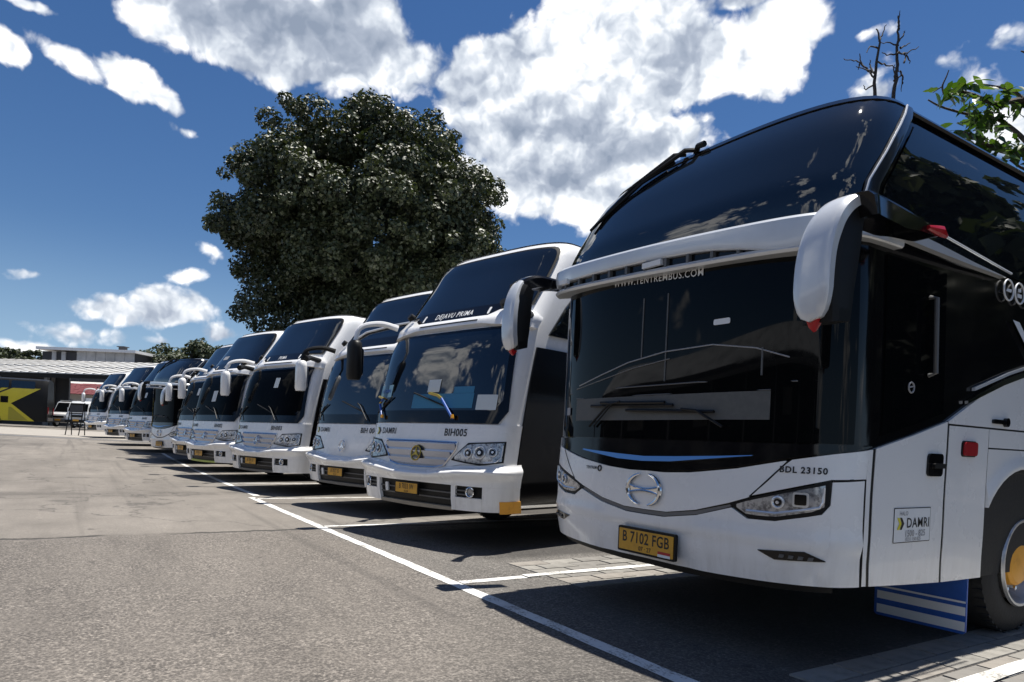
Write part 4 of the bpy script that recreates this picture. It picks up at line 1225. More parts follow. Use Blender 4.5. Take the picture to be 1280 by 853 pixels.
# ------------------------------------------------------------------ concrete pavers in the bays
def pavers():
    slab = struct(link('bay_paving', None))
    slab.empty_display_size = .1
    metas = []
    for k, c in enumerate(((.215, .205, .185), (.25, .238, .215), (.185, .175, .16), (.235, .215, .19))):
        mat('paver_%d' % k, c, .85, noise=(9., tuple(q * .62 for q in c), .45, .8), bump=(60., .3))
        b = M()
        w, l, h = .192, .392, .03
        b.add([(-w / 2, -l / 2, 0), (w / 2, -l / 2, 0), (w / 2, l / 2, 0), (-w / 2, l / 2, 0),
               (-w / 2 + .006, -l / 2 + .006, h), (w / 2 - .006, -l / 2 + .006, h), (w / 2 - .006, l / 2 - .006, h), (-w / 2 + .006, l / 2 - .006, h)],
              [(0, 1, 5, 4), (1, 2, 6, 5), (2, 3, 7, 6), (3, 0, 4, 7), (4, 5, 6, 7)])
        me = bpy.data.meshes.new('paver')
        me.from_pydata(b.v, [], b.f)
        me.materials.append(MAT['paver_%d' % k])
        metas.append(me)
    rnd = random.Random(3)
    cnt = 0
    def field(x0, x1, y0, y1, skip):
        nonlocal cnt
        nx = int(round((x1 - x0) / .2))
        for i in range(nx):
            y = y0 + (.2 if i % 2 else 0)
            x = x0 + .2 * (i + .5)
            while y < y1:
                if not any(a - .07 < x < c + .07 for a, c in skip):
                    o = link('paver', rnd.choice(metas), slab)
                    half = i % 2 and y < y0 + .21
                    if half:
                        h2 = link('paver', rnd.choice(metas), slab)
                        h2.scale = (1, .49, 1)
                        h2.location = (x, y0 + .1, -.022)
                    o.location = (x, y + .2, -.022 + rnd.uniform(-.003, .003))
                    o.rotation_euler = (rnd.uniform(-.006, .006), rnd.uniform(-.008, .008), 0)
                    cnt += 1
                y += .4
    field(-2.3, -.7, 3.3, 7.6, [])
    field(-5.7, -4.5, 3.65, 7.6, [])
    for q in (-1.75,):
        pass
    return cnt
pavers()
# raised lines over the pavers
for x in (-1.75, -5.07):
    strip('bay_side_line', (x, 3.45), (x, 7.5), .105, lift=.014)
# pale concrete apron strips and drain far down the yard
def apron(d0, d1, u0, u1, material, lift, name):
    vs = []
    n = 24
    for i in range(n + 1):
        u = u0 + (u1 - u0) * i / n
        for d in (d0, d1):
            p = FW * d + RT * (u * d / d0)
            vs.append((p.x, p.y, gz(p.x) + lift))
    struct(obj(name, M().add(vs, [(2 * i, 2 * i + 1, 2 * i + 3, 2 * i + 2) for i in range(n)]), material, None, False))
apron(36, 47, -34, -16, 'concrete', .012, 'concrete_apron')
apron(34.6, 35.6, -34, -14, 'post', .010, 'drain_cover')
# ------------------------------------------------------------------ place the coaches
def place(fl, yaw, hw=1.25):
    """front-left corner on the ground plan -> centre of the nose"""
    a = R(yaw)
    return (fl[0] + hw * math.cos(a), fl[1] + hw * math.sin(a) - .18)
coach_a((-3.39, 3.25, 0), 0, 'nearest coach with black upper body, white nose reading BDL 23150 and silver mirrors', 'BDL 23150')
coach_b((-7.42, 3.42, 0), R(13), 'white coach marked BIH005 with gold star badge, blue wipers and black mirror', dict(
    num='BIH005', low='glass', emblem='gold', orange=1, mirror=('satin_black', 'white'), colour_wipers=1, step=1, board='DEJAVU PRIMA', sign='AP DAMRI', plate='B 7033 IW', lip='fan',
    papers=[('paper_blue', -.93, 1.78, .34, .16), ('paper', .10, 1.82, .22, .15), ('sky_blue', .26, 1.64, 1.06, .17), ('sky_blue', .62, 1.765, .32, .075), ('paper', .98, 1.62, .26, .17)]))
def cb(fl, yaw, label, st):
    x, y = place(fl, yaw)
    return coach_b((x, y, gz(x)), R(yaw), label, st)
cb((-11.85, 3.52), 13, 'white coach marked BIH 004 with a plain white grille and black mirror arm', dict(num='BIH 004', chrome=0, mirror=('white', 'satin_black'), swash=1, low='glass', plate='B 7077 IS'))
b4 = cb((-15.5, 2.95), 16, 'white coach with white box mirrors parked left of the one marked BIH 004', dict(num='BIH003', board='PRIMA', plate='B 7041 IS', papers=[('paper', .28, 2.18, .16, .20)]))
b5 = cb((-19.0, 2.54), 14, 'white coach with a paper in its windscreen and a lime strip below the bumper', dict(num='BIH002', board='PRIMA', roofpaper=1, lip='lime', plate='B 7039 IS', papers=[('paper', .10, 1.98, .22, .26)]))
x, y = place((-22.3, 2.59), 12)
dup(b4, (x, y, gz(x)), R(12), 'white coach mostly hidden behind the one with the lime bumper strip')
x, y = place((-26.0, 2.29), 14)
coach_a((x, y, gz(x)), R(14), 'smaller looking coach with black upper body and white nose, far down the row', '', near=False)
for fl, yaw, lab in (((-31.6, 1.9), 18, 'white coach just beyond the far black topped one'), ((-36.7, 1.38), 18, 'second to last white coach at the far end of the row'), ((-45., .76), 18, 'last white coach at the far end of the row by the metal barrier')):
    x, y = place(fl, yaw)
    dup(b4, (x, y, gz(x)), R(yaw), lab)
# ------------------------------------------------------------------ open shed, upper block and house at the end of the yard
def frame(px, depth, turn=0):
    """local frame on the far ground: origin under a bearing, x to the right across the view, y away"""
    p = pix(px, 527, depth)
    a = YAW + turn
    return (p.x, p.y, .95), a
def shed():
    loc, a = frame(0, 60, R(-7))
    t = thing('shed', 'long open shed with pale ribbed roof behind the yellow bus', 'shed', loc, a)
    me = None
    sheets = []
    rnd = random.Random(5)
    for row, (y0, z0, y1, z1) in enumerate(((0, 4.58, 4.2, 5.52), (4.0, 5.54, 8.4, 6.50))):
        b = M()
        n = 13
        w = .86
        vs = []
        for i in range(n):
            x = w * i / (n - 1)
            h = .02 * (1 if i % 2 else 0) if i < n - 1 else .07
            for yy, zz in ((y0, z0), (y1, z1)):
                vs.append((x, yy, zz + h))
        vs += [(0, y0, z0 - .05), (w, y0, z0 - .05)]
        b.add(vs, [(2 * i, 2 * i + 2, 2 * i + 3, 2 * i + 1) for i in range(n - 1)])
        b.add([(0, y0, z0 - .06), (w, y0, z0 - .06), (w, y0, z0 + .02), (0, y0, z0 + .02)], [(0, 1, 2, 3)])
        o = obj('roof_sheet', b, 'steel_sheet', t, False)
        for k in range(-14, 24):
            c = o if k == -14 else o.copy()
            if k != -14:
                COL.objects.link(c)
            c.location = (k * .86, rnd.uniform(-.02, .02), rnd.uniform(-.006, .006))
    for x in (-8, -2, 3.98, 10., 16.):
        obj('post', M().box((x, .4, 2.2), (.28, .28, 4.7)), 'post', t, False)
        obj('post', M().box((x, 8.1, 3.1), (.28, .28, 6.4)), 'post', t, False)
        obj('rafter', M().prism([(0.2, 4.2), (8.3, 6.1), (8.3, 6.4), (.2, 4.5)], .15, ((x - .07, 0, 0), (0, 1, 0), (0, 0, 1), (1, 0, 0))), 'satin_black', t, False)
    obj('eave_beam', M().box((4, .25, 4.36), (33, .2, .35)), 'satin_black', t, False)
    obj('back_wall', M().box((-8.4, 8.3, 2.6), (16, .2, 5.4)), 'dark_wall', t, False)
    obj('side_fascia', M().box((13, 8.2, 5.6), (18, .2, .7)), 'dark_wall', t, False)
    return t
shed()
def upper_block():
    loc, a = frame(48, 84, R(-6))
    t = thing('warehouse', 'grey clad upper block with a white roof edge rising behind the shed roof', 'warehouse', loc, a)
    obj('wall', M().box((6, 3, 4.4), (12, 5.6, 9.2)), 'dark_wall', t, False)
    for k in range(8):
        obj('cladding_panel', M().box((1.0 + .62 + 1.25 * k + (1.1 if k > 1 else 0), .14, 8.0), (1.2, .10, 2.3) if k > 1 else (.55, .1, 2.0)), 'clad', t, False)
    obj('roof', M().prism([(-.35, 9.15), (12.6, 9.0), (12.6, 9.32), (-.35, 9.5)], 6.6, ((0, -.5, 0), (1, 0, 0), (0, 0, 1), (0, 1, 0))), 'white', t, False)
    obj('roof_vent', M().box((8.5, 3, 9.75), (.7, .7, .6)).box((8.5, 3, 10.1), (1., 1., .1)), 'dark_wall', t, False)
    obj('side_wing', M().box((13.2, 3.2, 3.9), (2.2, 5.5, 8.1)), 'clad', t, False)
    for k in range(3):
        obj('wing_window', M().box((12.6 + .65 * k, .42, 7.1), (.4, .1, .7)), 'glass', t, False)
upper_block()
def house():
    loc, a = frame(60, 78, R(-3))
    t = thing('house', 'white walled house with a red tiled roof seen under the shed roof', 'house', loc, a)
    obj('wall', M().box((2.6, 2.5, 1.9), (7., 5., 3.8)), 'wall_white', t, False)
    rf = link('roof', None, t)
    rf.empty_display_size = .1
    rnd = random.Random(2)
    me = bpy.data.meshes.new('tile')
    b = M().box((0, 0, 0), (.52, .60, .07))
    me.from_pydata(b.v, [], b.f)
    me.materials.append(MAT['roof_red'])
    for r in range(5):
        for c in range(14):
            o = link('tile', me, rf)
            o.location = (-1.0 + .55 * c + (.27 if r % 2 else 0), -.55 + .55 * r, 3.72 + .27 * r + rnd.uniform(-.02, .02))
            o.rotation_euler = (R(26), 0, rnd.uniform(-.02, .02))
    obj('gable', M().prism([(-.4, 3.75), (2.6, 5.2), (5.4, 3.75)], 7., ((-.9, 0, 0), (0, 1, 0), (0, 0, 1), (1, 0, 0))), 'wall_white', t, False)
    for x in (.2, 2.3, 4.4):
        w = obj('window', M().box((x, -.03, 2.5), (1.1, .1, .9)), 'post', t, False)
        obj('pane', M().box((x - .26, -.09, 2.5), (.46, .03, .78)).box((x + .26, -.09, 2.5), (.46, .03, .78)), 'glass', w, False)
house()
# ------------------------------------------------------------------ black and yellow bus in front of the shed
def side_bus():
    loc, a = frame(58, 51, R(24))
    loc = (loc[0], loc[1], .90)
    t = thing('bus', 'black bus with a big yellow arrow graphic standing side on before the shed', 'bus', loc, a)
    L = 11.
    b = M()
    prof = [(-1.2, .35), (-1.24, .9), (-1.24, 2.2), (-1.16, 3.0), (-.95, 3.40), (-.5, 3.52), (.5, 3.52), (.95, 3.40), (1.16, 3.0), (1.24, 2.2), (1.24, .9), (1.2, .35)]
    secs = [(0., .93, .12), (-.12, .98, .03), (-.4, 1., 0), (-L + .4, 1., 0), (-L + .1, .97, .05), (-L, .92, .15)]
    vs = []
    for x, k, dz in secs:
        vs += [(x, 1.24 + y * k, .35 + (z - .35) * (1 - dz * .15)) for y, z in prof]
    n = len(prof)
    fs = [(i * n + j, i * n + (j + 1) % n, (i + 1) * n + (j + 1) % n, (i + 1) * n + j) for i in range(len(secs) - 1) for j in range(n)]
    fs += [tuple(range(n)), tuple((len(secs) - 1) * n + j for j in range(n - 1, -1, -1))]
    obj('body', b.add(vs, fs), 'satin_black', t)
    fr = ((0, -.004, 0), (1, 0, 0), (0, 0, 1), (0, -1, 0))
    obj('side_graphic', M().prism([(-3.6, .5), (-2.85, .36), (-.75, .36), (-2.22, 1.62), (-.42, 2.78), (-3.6, 2.70), (-4.8, 2.55), (-4.8, 1.0)], .012, fr), 'yellow', t, False)
    obj('side_graphic', M().prism([(-2.35, .40), (-1.15, .40), (-2.2, 1.35), (-2.35, 1.35)], .006, ((0, -.017, 0), (1, 0, 0), (0, 0, 1), (0, -1, 0))), 'olive', t, False)
    for k in range(2):
        obj('side_stripe', M().prism([(-3.75 + .62 * k - .4, 2.1 - .15 * (1 - k)), (-3.75 + .62 * k - .22, 2.1 - .15 * (1 - k)), (-2.72 + .62 * k, 2.76), (-2.95 + .62 * k, 2.76)], .006, ((0, -.017, 0), (1, 0, 0), (0, 0, 1), (0, -1, 0))), 'ink', t, False)
    obj('hatch', M().box((-2.62, -.02, 1.88), (.46, .05, .46)), 'gloss_black', t, False)
    obj('side_stripe', M().prism([(-3.7, .95), (-3.45, .95), (-2.75, .42), (-2.85, .36)], .006, ((0, -.017, 0), (1, 0, 0), (0, 0, 1), (0, -1, 0))), 'ink', t, False)
    for x in (-3.3, -9.):
        w = link('wheel', None, t)
        w.location = (x, .1, .5)
        ty = [(-.14, .30), (-.14, .47), (-.1, .5), (.12, .5), (.14, .3)]
        obj('tyre', M().lathe(ty, 24, 'y'), 'rubber', w)
        obj('rim', M().lathe([(-.12, .30), (-.05, .26), (-.05, .0)], 20, 'y'), 'rim', w)
    for k in range(5):
        obj('window', M().prism(rrect(1.45, .55, .08), .01, ((-1.5 - 1.6 * k, -.0, 3.02), (1, 0, 0), (0, .12, 1), (0, -1, 0))), 'glass', t, False)
    obj('bumper', M().box((.02, 1.24, .55), (.10, 2.2, .25)), 'trim_grey', t, False)
    obj('tail_lamp', M().box((.02, .30, 1.2), (.06, .12, .5)), 'red_lens', t, False)
    obj('tail_lamp', M().box((.02, 2.18, 1.2), (.06, .12, .5)), 'red_lens', t, False)
side_bus()
# ------------------------------------------------------------------ two vehicles and the barrier beyond the row
def van(px, d, w, h, label, box, name):
    loc, a = frame(px, d, 0)
    loc = (loc[0], loc[1], .92)
    t = thing(name, label, 'van' if not box else 'truck', loc, a)
    L = 4.6
    prof = [(0, .35), (-.02, .75), (.06, .98), (.45, 1.12), (.95, h - .1), (1.35, h), (L - .1, h), (L, h - .2), (L, .35)]
    if box:
        prof = [(0, .42), (-.02, 1.0), (.05, 1.15), (.28, h - .35), (.55, h - .2), (1.7, h - .15), (1.75, h + .1), (L, h + .1), (L, .45)]
    n = len(prof)
    vs = []
    for x, k in ((-w / 2, .0), (-w / 2 + .06, 1), (w / 2 - .06, 1), (w / 2, 0)):
        vs += [(x * (1 if z < 1.1 else .93), y + (0 if k else .03), z - (0 if k else .03)) for y, z in prof]
    fs = [(i * n + j, i * n + (j + 1) % n, (i + 1) * n + (j + 1) % n, (i + 1) * n + j) for i in range(3) for j in range(n)] + [tuple(range(n)), tuple(3 * n + j for j in range(n - 1, -1, -1))]
    obj('body', M().add(vs, fs), 'car_white', t)
    k1, k2 = (3, 4) if not box else (2, 3)
    (ya, za), (yb, zb) = prof[k1], prof[k2]
    q = lambda f: (ya + (yb - ya) * f, za + (zb - za) * f)
    (y1, z1), (y2, z2) = q(.08), q(.94)
    W_ = w * .43
    obj('windscreen', M().add([(-W_, y1 - .015, z1), (W_, y1 - .015, z1), (W_ * .93, y2 - .015, z2), (-W_ * .93, y2 - .015, z2)], [(0, 1, 2, 3)]), 'glass_low', t, False)
    obj('grille', M().box((0, -.03, .78 if not box else .85), (w * .5, .05, .16)), 'satin_black', t, False)
    obj('bumper', M().box((0, -.06, .47), (w * .98, .14, .22)), 'trim_grey' if not box else 'satin_black', t, False)
    for s in (-1, 1):
        obj('headlight', M().box((s * w * .38, -.02, .80 if not box else .85), (w * .17, .06, .17)), 'lamp_bright', t, False)
        obj('mirror', M().box((s * (w / 2 + .12), .55, 1.35), (.20, .10, .24)), 'satin_black' if not box else 'car_white', t, False)
        for y in (.8, L - .9):
            wl = link('wheel', None, t)
            wl.location = (s * (w / 2 - .1), y, .33)
            obj('tyre', M().lathe([(-.1, .2), (-.1, .31), (-.07, .33), (.07, .33), (.1, .31), (.1, .2)], 20), 'rubber', wl)
            obj('rim', M().lathe([(-.09, .2), (-.06, .0)], 14).lathe([(.09, .2), (.06, .0)], 14), 'rim', wl)
    obj('number_plate', M().box((0, -.14, .55), (.42, .02, .13)), 'plate_yellow', t, False)
    if not box:
        obj('roof_cover', M().box((0, 2.3, h + .03), (w * .8, 2.4, .05)), 'wall_white', t, False)
van(73, 53, 1.62, 2.05, 'white van with dark windscreen parked beside the yellow and black bus', False, 'van')
van(96, 50, 1.65, 2.15, 'small white truck facing the yard behind the metal barrier', True, 'truck')
def barrier():
    p = pix(86, 544, 39.)
    t = thing('barrier', 'dark metal trestle barrier standing alone in the yard', 'barrier', (p.x, p.y, gz(p.x)), YAW)
    for x in (-.03, .72):
        for y, e in ((-.28, .0), (.28, .0)):
            obj('leg', M().tube([(x + .0, y, 0), (x + .12, 0, 1.85)], .027, 8), 'satin_black', t)
    for z in (1.80, 1.25, .62):
        k = z / 1.85 * .12
        obj('rail', M().tube([(-.03 + k, -.28 * (1 - z / 1.85), z), (.72 + k, -.28 * (1 - z / 1.85), z)], .03, 8), 'satin_black', t)
    obj('sign_board', M().box((.44, -.10, 1.52), (.72, .03, .42)), 'dark_wall', t, False)
barrier()
# ------------------------------------------------------------------ depot hall across the yard (mirrored in the near windscreen)
def hall():
    t = thing('depot_hall', 'long dark depot hall with grey gable roof across the yard, mirrored in windscreens', 'hall', (-16, -17, 0), R(4))
    obj('wall', M().box((0, -6, 2.6), (44, 10, 5.2)), 'dark_wall', t, False)
    obj('roof', M().prism([(-1.2, 5.1), (-6, 7.2), (-11.5, 5.1), (-11.5, 4.9), (-6, 7.0), (-1.2, 4.9)][::-1], 46, ((-23, 0, 0), (0, 1, 0), (0, 0, 1), (1, 0, 0))), 'clad', t, False)
    obj('canopy', M().prism([(2.4, 4.25), (-1.0, 4.75), (-1.0, 4.95), (2.4, 4.40)], 46, ((-23, 0, 0), (0, 1, 0), (0, 0, 1), (1, 0, 0))), 'post', t, False)
    for k in range(9):
        obj('post', M().box((-20 + 5 * k, 2.1, 2.15), (.2, .2, 4.3)), 'post', t, False)
        obj('door', M().box((-17.5 + 5 * k, -.97, 1.6), (3., .06, 3.2)), 'satin_black', t, False)
    for k in range(4):
        obj('notice', M().box((-12 + 8 * k, -.92, 3.7), (2.2, .06, .6)), 'wall_white', t, False)
hall()
# ------------------------------------------------------------------ trees
def crown_mesh(name, lumps, n_leaf, size, material, seed, flat=.35, droop=.3):
    """lumps: (centre, radius) clumps; leaf-sized bent blades scattered through each, facing mostly outwards and upwards"""
    rng = np.random.default_rng(seed)
    C = np.array([l[0] for l in lumps], float)
    Rr = np.array([l[1] for l in lumps], float)
    w = Rr ** 2
    idx = rng.choice(len(lumps), n_leaf, p=w / w.sum())
    d = rng.normal(size=(n_leaf, 3))
    d /= np.linalg.norm(d, axis=1)[:, None]
    rad = rng.uniform(.35, 1.05, n_leaf) ** .6
    pos = C[idx] + d * (Rr[idx] * rad)[:, None] * np.array([1, 1, .82])
    nrm = d * .7 + np.array([0, 0, .55]) + rng.normal(size=(n_leaf, 3)) * .45
    nrm /= np.linalg.norm(nrm, axis=1)[:, None]
    tan = np.cross(nrm, rng.normal(size=(n_leaf, 3)))
    tan[:, 2] -= droop
    tan -= nrm * (tan * nrm).sum(1)[:, None]
    tan /= np.linalg.norm(tan, axis=1)[:, None]
    bit = np.cross(nrm, tan)
    L = size * rng.uniform(.6, 1.35, n_leaf)[:, None]
    Wd = L * rng.uniform(.28, .48, n_leaf)[:, None]
    a = pos - tan * L * .5
    b = pos + bit * Wd + nrm * Wd * .25
    c = pos + tan * L * .5 - nrm * L * .12
    e = pos - bit * Wd + nrm * Wd * .25
    vs = np.stack([a, b, c, e], 1).reshape(-1, 3)
    me = bpy.data.meshes.new(name)
    me.vertices.add(len(vs))
    me.vertices.foreach_set('co', vs.ravel())
    t = np.arange(n_leaf)[:, None] * 4
    tri = np.concatenate([t + np.array([[0, 1, 2]]), t + np.array([[0, 2, 3]])], 1).reshape(-1)
    nf = n_leaf * 2
    me.loops.add(nf * 3)
    me.loops.foreach_set('vertex_index', tri.astype(np.int32))
    me.polygons.add(nf)
    me.polygons.foreach_set('loop_start', np.arange(nf, dtype=np.int32) * 3)
    me.update(calc_edges=True)
    me.materials.append(MAT[material])
    return me
def limb(b, p, q, r0, r1, rnd, wob=.08, n=6):
    p, q = Vector(p), Vector(q)
    L = (q - p).length
    pts = [p.lerp(q, i / n) + Vector((rnd.uniform(-1, 1), rnd.uniform(-1, 1), rnd.uniform(-.5, .5))) * wob * L * (0 if i in (0, n) else 1) for i in range(n + 1)]
    b.tube(pts, [r0 + (r1 - r0) * i / n for i in range(n + 1)], 7)
    return pts
def leafy_tree(name, label, base, height, crown_c, crown_r, n_lumps, n_leaf, size, material, seed, group=None, trunk_r=.35, lump=(.16, .30), profile=None, extra=()):
    rnd = random.Random(seed)
    t = thing(name, label, 'tree', base, 0, group)
    c = Vector(crown_c)
    lumps = []
    for i in range(n_lumps):
        a = rnd.uniform(0, 2 * math.pi)
        v = rnd.uniform(-1, 1)
        k = rnd.uniform(.42, 1.08) ** .5
        h = math.sqrt(1 - v * v)
        sc = profile(v) if profile else 1.
        p = c + Vector((crown_r[0] * h * math.cos(a) * sc, crown_r[1] * h * math.sin(a) * sc, crown_r[2] * v)) * k * .86
        lumps.append((p, rnd.uniform(*lump) * crown_r[0] * (1.15 - .35 * k)))
    lumps += [(Vector(p), r) for p, r in extra]
    # stray twigs that break the outline
    for i in range(n_lumps // 4):
        a = rnd.uniform(0, 2 * math.pi)
        v = rnd.uniform(-.5, 1)
        h = math.sqrt(1 - v * v)
        sc = profile(v) if profile else 1.
        p = c + Vector((crown_r[0] * h * math.cos(a) * sc, crown_r[1] * h * math.sin(a) * sc, crown_r[2] * v)) * rnd.uniform(.93, 1.04)
        lumps.append((p, rnd.uniform(.05, .10) * crown_r[0]))
    o = link('crown', crown_mesh('crown', lumps, n_leaf, size, material, seed), t)
    b = M()
    fork = Vector((rnd.uniform(-.2, .2), rnd.uniform(-.2, .2), max(height * .22, .8)))
    limb(b, (0, 0, 0), fork, trunk_r * 1.25, trunk_r, rnd, .03)
    for i in range(9):
        tgt = rnd.choice(lumps[:n_lumps])[0]
        pts = limb(b, fork, tgt, trunk_r * .55, trunk_r * .10, rnd, .07, 8)
        for k in (3, 5, 6):
            tg = min(lumps, key=lambda l: (l[0] - pts[k]).length + rnd.uniform(0, 1.5))[0]
            limb(b, pts[k], tg, trunk_r * .2, trunk_r * .05, rnd, .08, 5)
    obj('trunk', b, 'bark', t, ang=60)
    return t
# the big dark tree behind the row
p = pix(447, 268, 30.)
base = Vector((p.x, p.y, 0))
zc = p.z
leafy_tree('big_tree', 'big dense round headed tree standing behind the row of coaches', base, zc + 6, tuple(RT * .35 + Vector((0, 0, zc - .6))), (6.1, 6.0, 5.15), 320, 220000, .165, 'leaf_dark', 11, None, .5, (.09, .23),
           lambda v: 1.0 if v > -.2 else 1. - .10 * (-.2 - v),
           [(pix(x, y, 30 + o) - base, r) for x, y, o, r in ((322, 372, 0, .95), (312, 335, .5, .9), (335, 398, -.6, 1.), (372, 405, -1., 1.1), (410, 408, -1.5, 1.2), (345, 360, -1.5, 1.1), (310, 300, -.5, .8), (300, 390, .8, .6))])
# trees far behind the row and beyond the shed
for i, (px, py, d, rx, rz) in enumerate(((196, 449, 92, 3.2, 2.0), (222, 447, 88, 4.2, 2.6), (248, 441, 86, 3.4, 2.4), (266, 447, 90, 3.6, 2.6), (180, 458, 96, 3., 1.6))):
    p = pix(px, py, d)
    labs = ['low dark tree beyond the yard, second from the left of its clump', 'broadest of the low trees beyond the far coaches', 'tallest of the low trees beyond the far coaches', 'low tree beyond the far coaches, nearest the big tree', 'leftmost low tree beyond the yard beside the grey block']
    leafy_tree('far_tree', labs[i], (p.x, p.y, .95), p.z, (0, 0, p.z - .95 - rz * .55), (rx, rx, rz * 1.25), 34, 3600, .42, 'leaf_far', 30 + i, 'low trees beyond the far coaches', .2, (.2, .36))
for i, (px, py, d, rx, rz) in enumerate(((2, 446, 110, 3.0, 1.3), (18, 446, 112, 2.4, 1.2), (42, 448, 108, 2.2, 1.1))):
    p = pix(px, py, d)
    leafy_tree('far_tree', ('treetop peeping over the shed roof at its left end', 'small treetop over the shed roof, middle of three', 'small treetop over the shed roof next to the warehouse')[i], (p.x, p.y, .95), p.z, (0, 0, p.z - .95 - rz * .3), (rx, rx, rz * 1.4), 22, 1600, .45, 'leaf_far', 50 + i, 'treetops over the shed roof', .2, (.22, .36))
# bare dead tree behind the near coach
def dead_tree():
    d = 24.
    g = lambda x, y: pix(x, y, d)
    f = g(1110, 300)
    base = Vector((f.x, f.y, 0))
    t = thing('dead_tree', 'bare dead tree with two thin leafless stems behind the near coach', 'tree', base)
    q = lambda x, y, o=0.: g(x, y) - base + FW * o
    b = M()
    rnd = random.Random(4)
    root = Vector((0, 0, 0))
    fork = q(1108, 240)
    b.tube([root, Vector((.1, 0, 2.)), fork * .6 + Vector((0, 0, .6)), fork], [.26, .2, .15, .11], 8)
    def br(pts, r0, r1):
        v = [q(x, y, o) for x, y, o in pts]
        sp = spline([tuple(p) for p in v], 4)
        n = len(sp)
        b.tube([(p[0] + rnd.uniform(-.03, .03), p[1], p[2] + rnd.uniform(-.03, .03)) for p in sp], [r0 + (r1 - r0) * k / (n - 1) for k in range(n)], 6)
    br([(1108, 240, 0), (1095, 160, 0), (1093, 122, 0), (1096, 85, .1), (1101, 52, .1), (1099, 32, .2)], .085, .022)
    br([(1108, 240, 0), (1118, 180, .3), (1122, 122, .3), (1127, 85, .3), (1130, 50, .4), (1131, 25, .4), (1131, 10, .4)], .09, .02)
    for pts in ([(1095, 98, 0), (1085, 88, 0), (1072, 82, -.2), (1062, 80, -.2), (1050, 80, -.3)], [(1072, 82, -.2), (1070, 90, -.2)],
                [(1094, 105, 0), (1086, 108, .2), (1083, 103, .2)], [(1097, 78, 0), (1110, 75, .3), (1124, 78, .3), (1135, 80, .5)], [(1100, 60, .1), (1088, 58, 0), (1080, 70, -.2)],
                [(1101, 50, .1), (1108, 38, .3), (1115, 22, .4)], [(1085, 88, 0), (1080, 75, .2), (1079, 62, .2)], [(1088, 92, 0), (1082, 94, -.3), (1062, 92, -.4)], [(1092, 92, 0), (1091, 78, .2), (1092, 70, .2)],
                [(1128, 60, .3), (1140, 57, .5), (1150, 52, .6), (1163, 45, .7)], [(1140, 57, .5), (1148, 62, .6), (1150, 68, .6)], [(1130, 50, .4), (1119, 50, .2), (1104, 52, .1)],
                [(1129, 60, .3), (1116, 65, .2), (1104, 64, .1)], [(1125, 93, .3), (1134, 88, .5), (1140, 84, .6), (1138, 104, .6)], [(1124, 95, .3), (1120, 88, .1), (1120, 80, .1)], [(1131, 45, .4), (1139, 34, .5), (1141, 28, .5)],
                [(1133, 52, .4), (1142, 46, .6), (1152, 40, .7)], [(1131, 30, .4), (1130, 20, .3), (1130, 8, .3)], [(1138, 70, .4), (1142, 62, .5), (1145, 56, .5)], [(1135, 80, .5), (1141, 88, .6), (1139, 96, .6)]):
        br(pts, .034, .012)
    obj('trunk', b, 'bark_dead', t, ang=60)
dead_tree()
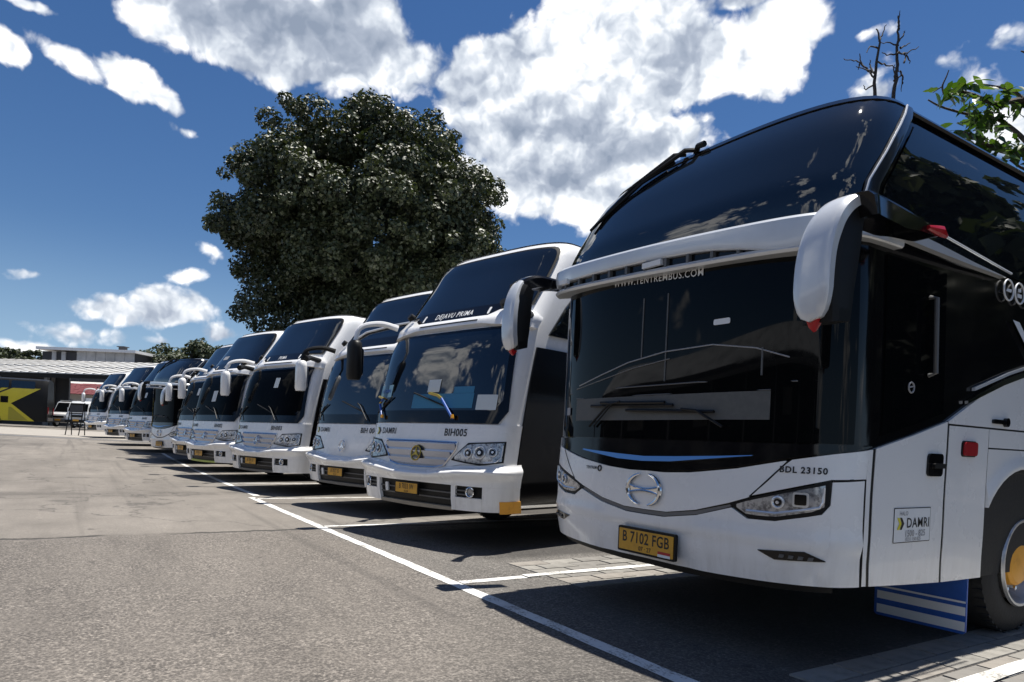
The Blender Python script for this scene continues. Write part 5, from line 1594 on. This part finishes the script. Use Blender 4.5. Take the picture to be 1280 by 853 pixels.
# broad leaved tree leaning in over the near coach
def broad_tree():
    d = 9.2
    g = lambda x, y, o=0.: pix(x, y, d + o)
    f = pix(1500, 560, 11.)
    base = Vector((f.x, f.y, 0))
    t = thing('broadleaf_tree', 'broad leaved green tree whose leafy boughs hang over the near coach roof', 'tree', base)
    rnd = random.Random(21)
    L = lambda x, y, o=0.: g(x, y, o) - base
    b = M()
    top = L(1440, 190, .8)
    b.tube([(0, 0, 0), tuple(top * .35 + Vector((.1, .1, .5))), tuple(top * .7 + Vector((0, 0, .3))), tuple(top)], [.22, .18, .13, .09], 8)
    twigs = []
    def bough(pts, r0, r1):
        sp = [Vector(p) for p in spline([tuple(L(*p)) for p in pts], 5)]
        n = len(sp)
        b.tube(sp, [r0 + (r1 - r0) * k / (n - 1) for k in range(n)], 6)
        twigs.append(sp)
    bough([(1440, 190, .8), (1360, 165, .6), (1290, 185, .2), (1262, 190, 0), (1235, 182, -.1), (1205, 165, -.2)], .07, .015)
    bough([(1440, 190, .8), (1350, 130, .5), (1280, 125, .3), (1245, 130, .1), (1215, 118, 0), (1188, 112, -.1)], .06, .012)
    bough([(1290, 185, .2), (1270, 165, .2), (1248, 150, .3), (1222, 146, .3), (1180, 135, .2), (1160, 125, .2)], .035, .010)
    bough([(1280, 125, .3), (1262, 112, .4), (1240, 108, .5), (1225, 105, .5)], .03, .010)
    bough([(1440, 190, .8), (1340, 215, .6), (1290, 215, .3), (1262, 200, .3)], .04, .012)
    bough([(1180, 118, .0), (1178, 108, 0), (1183, 96, 0), (1186, 88, 0)], .014, .006)
    bough([(1178, 108, 0), (1172, 112, 0), (1166, 116, 0)], .010, .005)
    bough([(1350, 130, .5), (1310, 85, .3), (1285, 68, .2), (1276, 64, .2)], .03, .008)
    obj('trunk', b, 'bark', t, ang=60)
    far = [(L(x, y, o), r) for x, y, o, r in ((1450, 170, .8, .75), (1420, 110, .6, .6), (1500, 120, 1.2, .8), (1540, 200, 1.0, .7), (1390, 150, .9, .5), (1470, 60, .9, .6), (1370, 190, .8, .4))]
    cr = link('crown', crown_mesh('crown', far, 2600, .24, 'leaf_broad', 8), t)
    cr['kind'] = 'stuff'
    # one leaf: long oval, folded along the rib, drooping tip
    metas = []
    for k in range(4):
        r2 = random.Random(k)
        vs, fs = [], []
        n = 6
        for i in range(n + 1):
            u = i / n
            w = math.sin(math.pi * min(1, u * 1.02) ** .85) * (.30 + .03 * k) * (.6 if i in (2, 4) and k % 2 else 1)
            z = -.18 * u * u * (1 + .4 * k / 3)
            vs += [(-w / 2, u, z + .10 * w), (0, u, z), (w / 2, u, z + .10 * w)]
        for i in range(n):
            fs += [(3 * i, 3 * i + 1, 3 * i + 4, 3 * i + 3), (3 * i + 1, 3 * i + 2, 3 * i + 5, 3 * i + 4)]
        me = bpy.data.meshes.new('leaf')
        me.from_pydata(vs, [], fs)
        me.polygons.foreach_set('use_smooth', [True] * len(fs))
        me.materials.append(MAT['leaf_broad'])
        metas.append(me)
    cnt = 0
    for ti, sp in enumerate(twigs[:6]):
        n = len(sp)
        for k in range(n // 3, n):
            for j in range(6 if ti < 5 else 1):
                if cnt >= 270:
                    break
                p = sp[k] + Vector((rnd.gauss(0, .10), rnd.gauss(0, .10), rnd.gauss(.02, .07)))
                o = link('leaf', rnd.choice(metas), t)
                o.location = p
                s = rnd.uniform(.15, .28)
                o.scale = (s * 1.15, s, s)
                o.rotation_euler = Euler((rnd.gauss(-.45, .5), rnd.gauss(0, .45), rnd.uniform(0, 2 * math.pi)))
                cnt += 1
broad_tree()
# trees along the far side of the yard, mirrored in the dark side glass of the near coach
for i, (x, y, h) in enumerate(((2.6, 12.5, 9.), (5., 19., 11.5), (1.2, 25., 12.), (9.5, 29., 14.))):
    leafy_tree('yard_tree', ('lowest yard tree, beside the rear axle of the near coach', 'yard tree of middling height beyond the tail of the near coach', 'yard tree straight behind the tail of the near coach', 'tallest yard tree, furthest from the near coach')[i], (x, y, 0), h, (0, 0, h * .52), (3.4, 3.8, h * .50), 70, 12000, .40, 'leaf_far', 70 + i, 'trees beside the near coach', .22, (.2, .34))
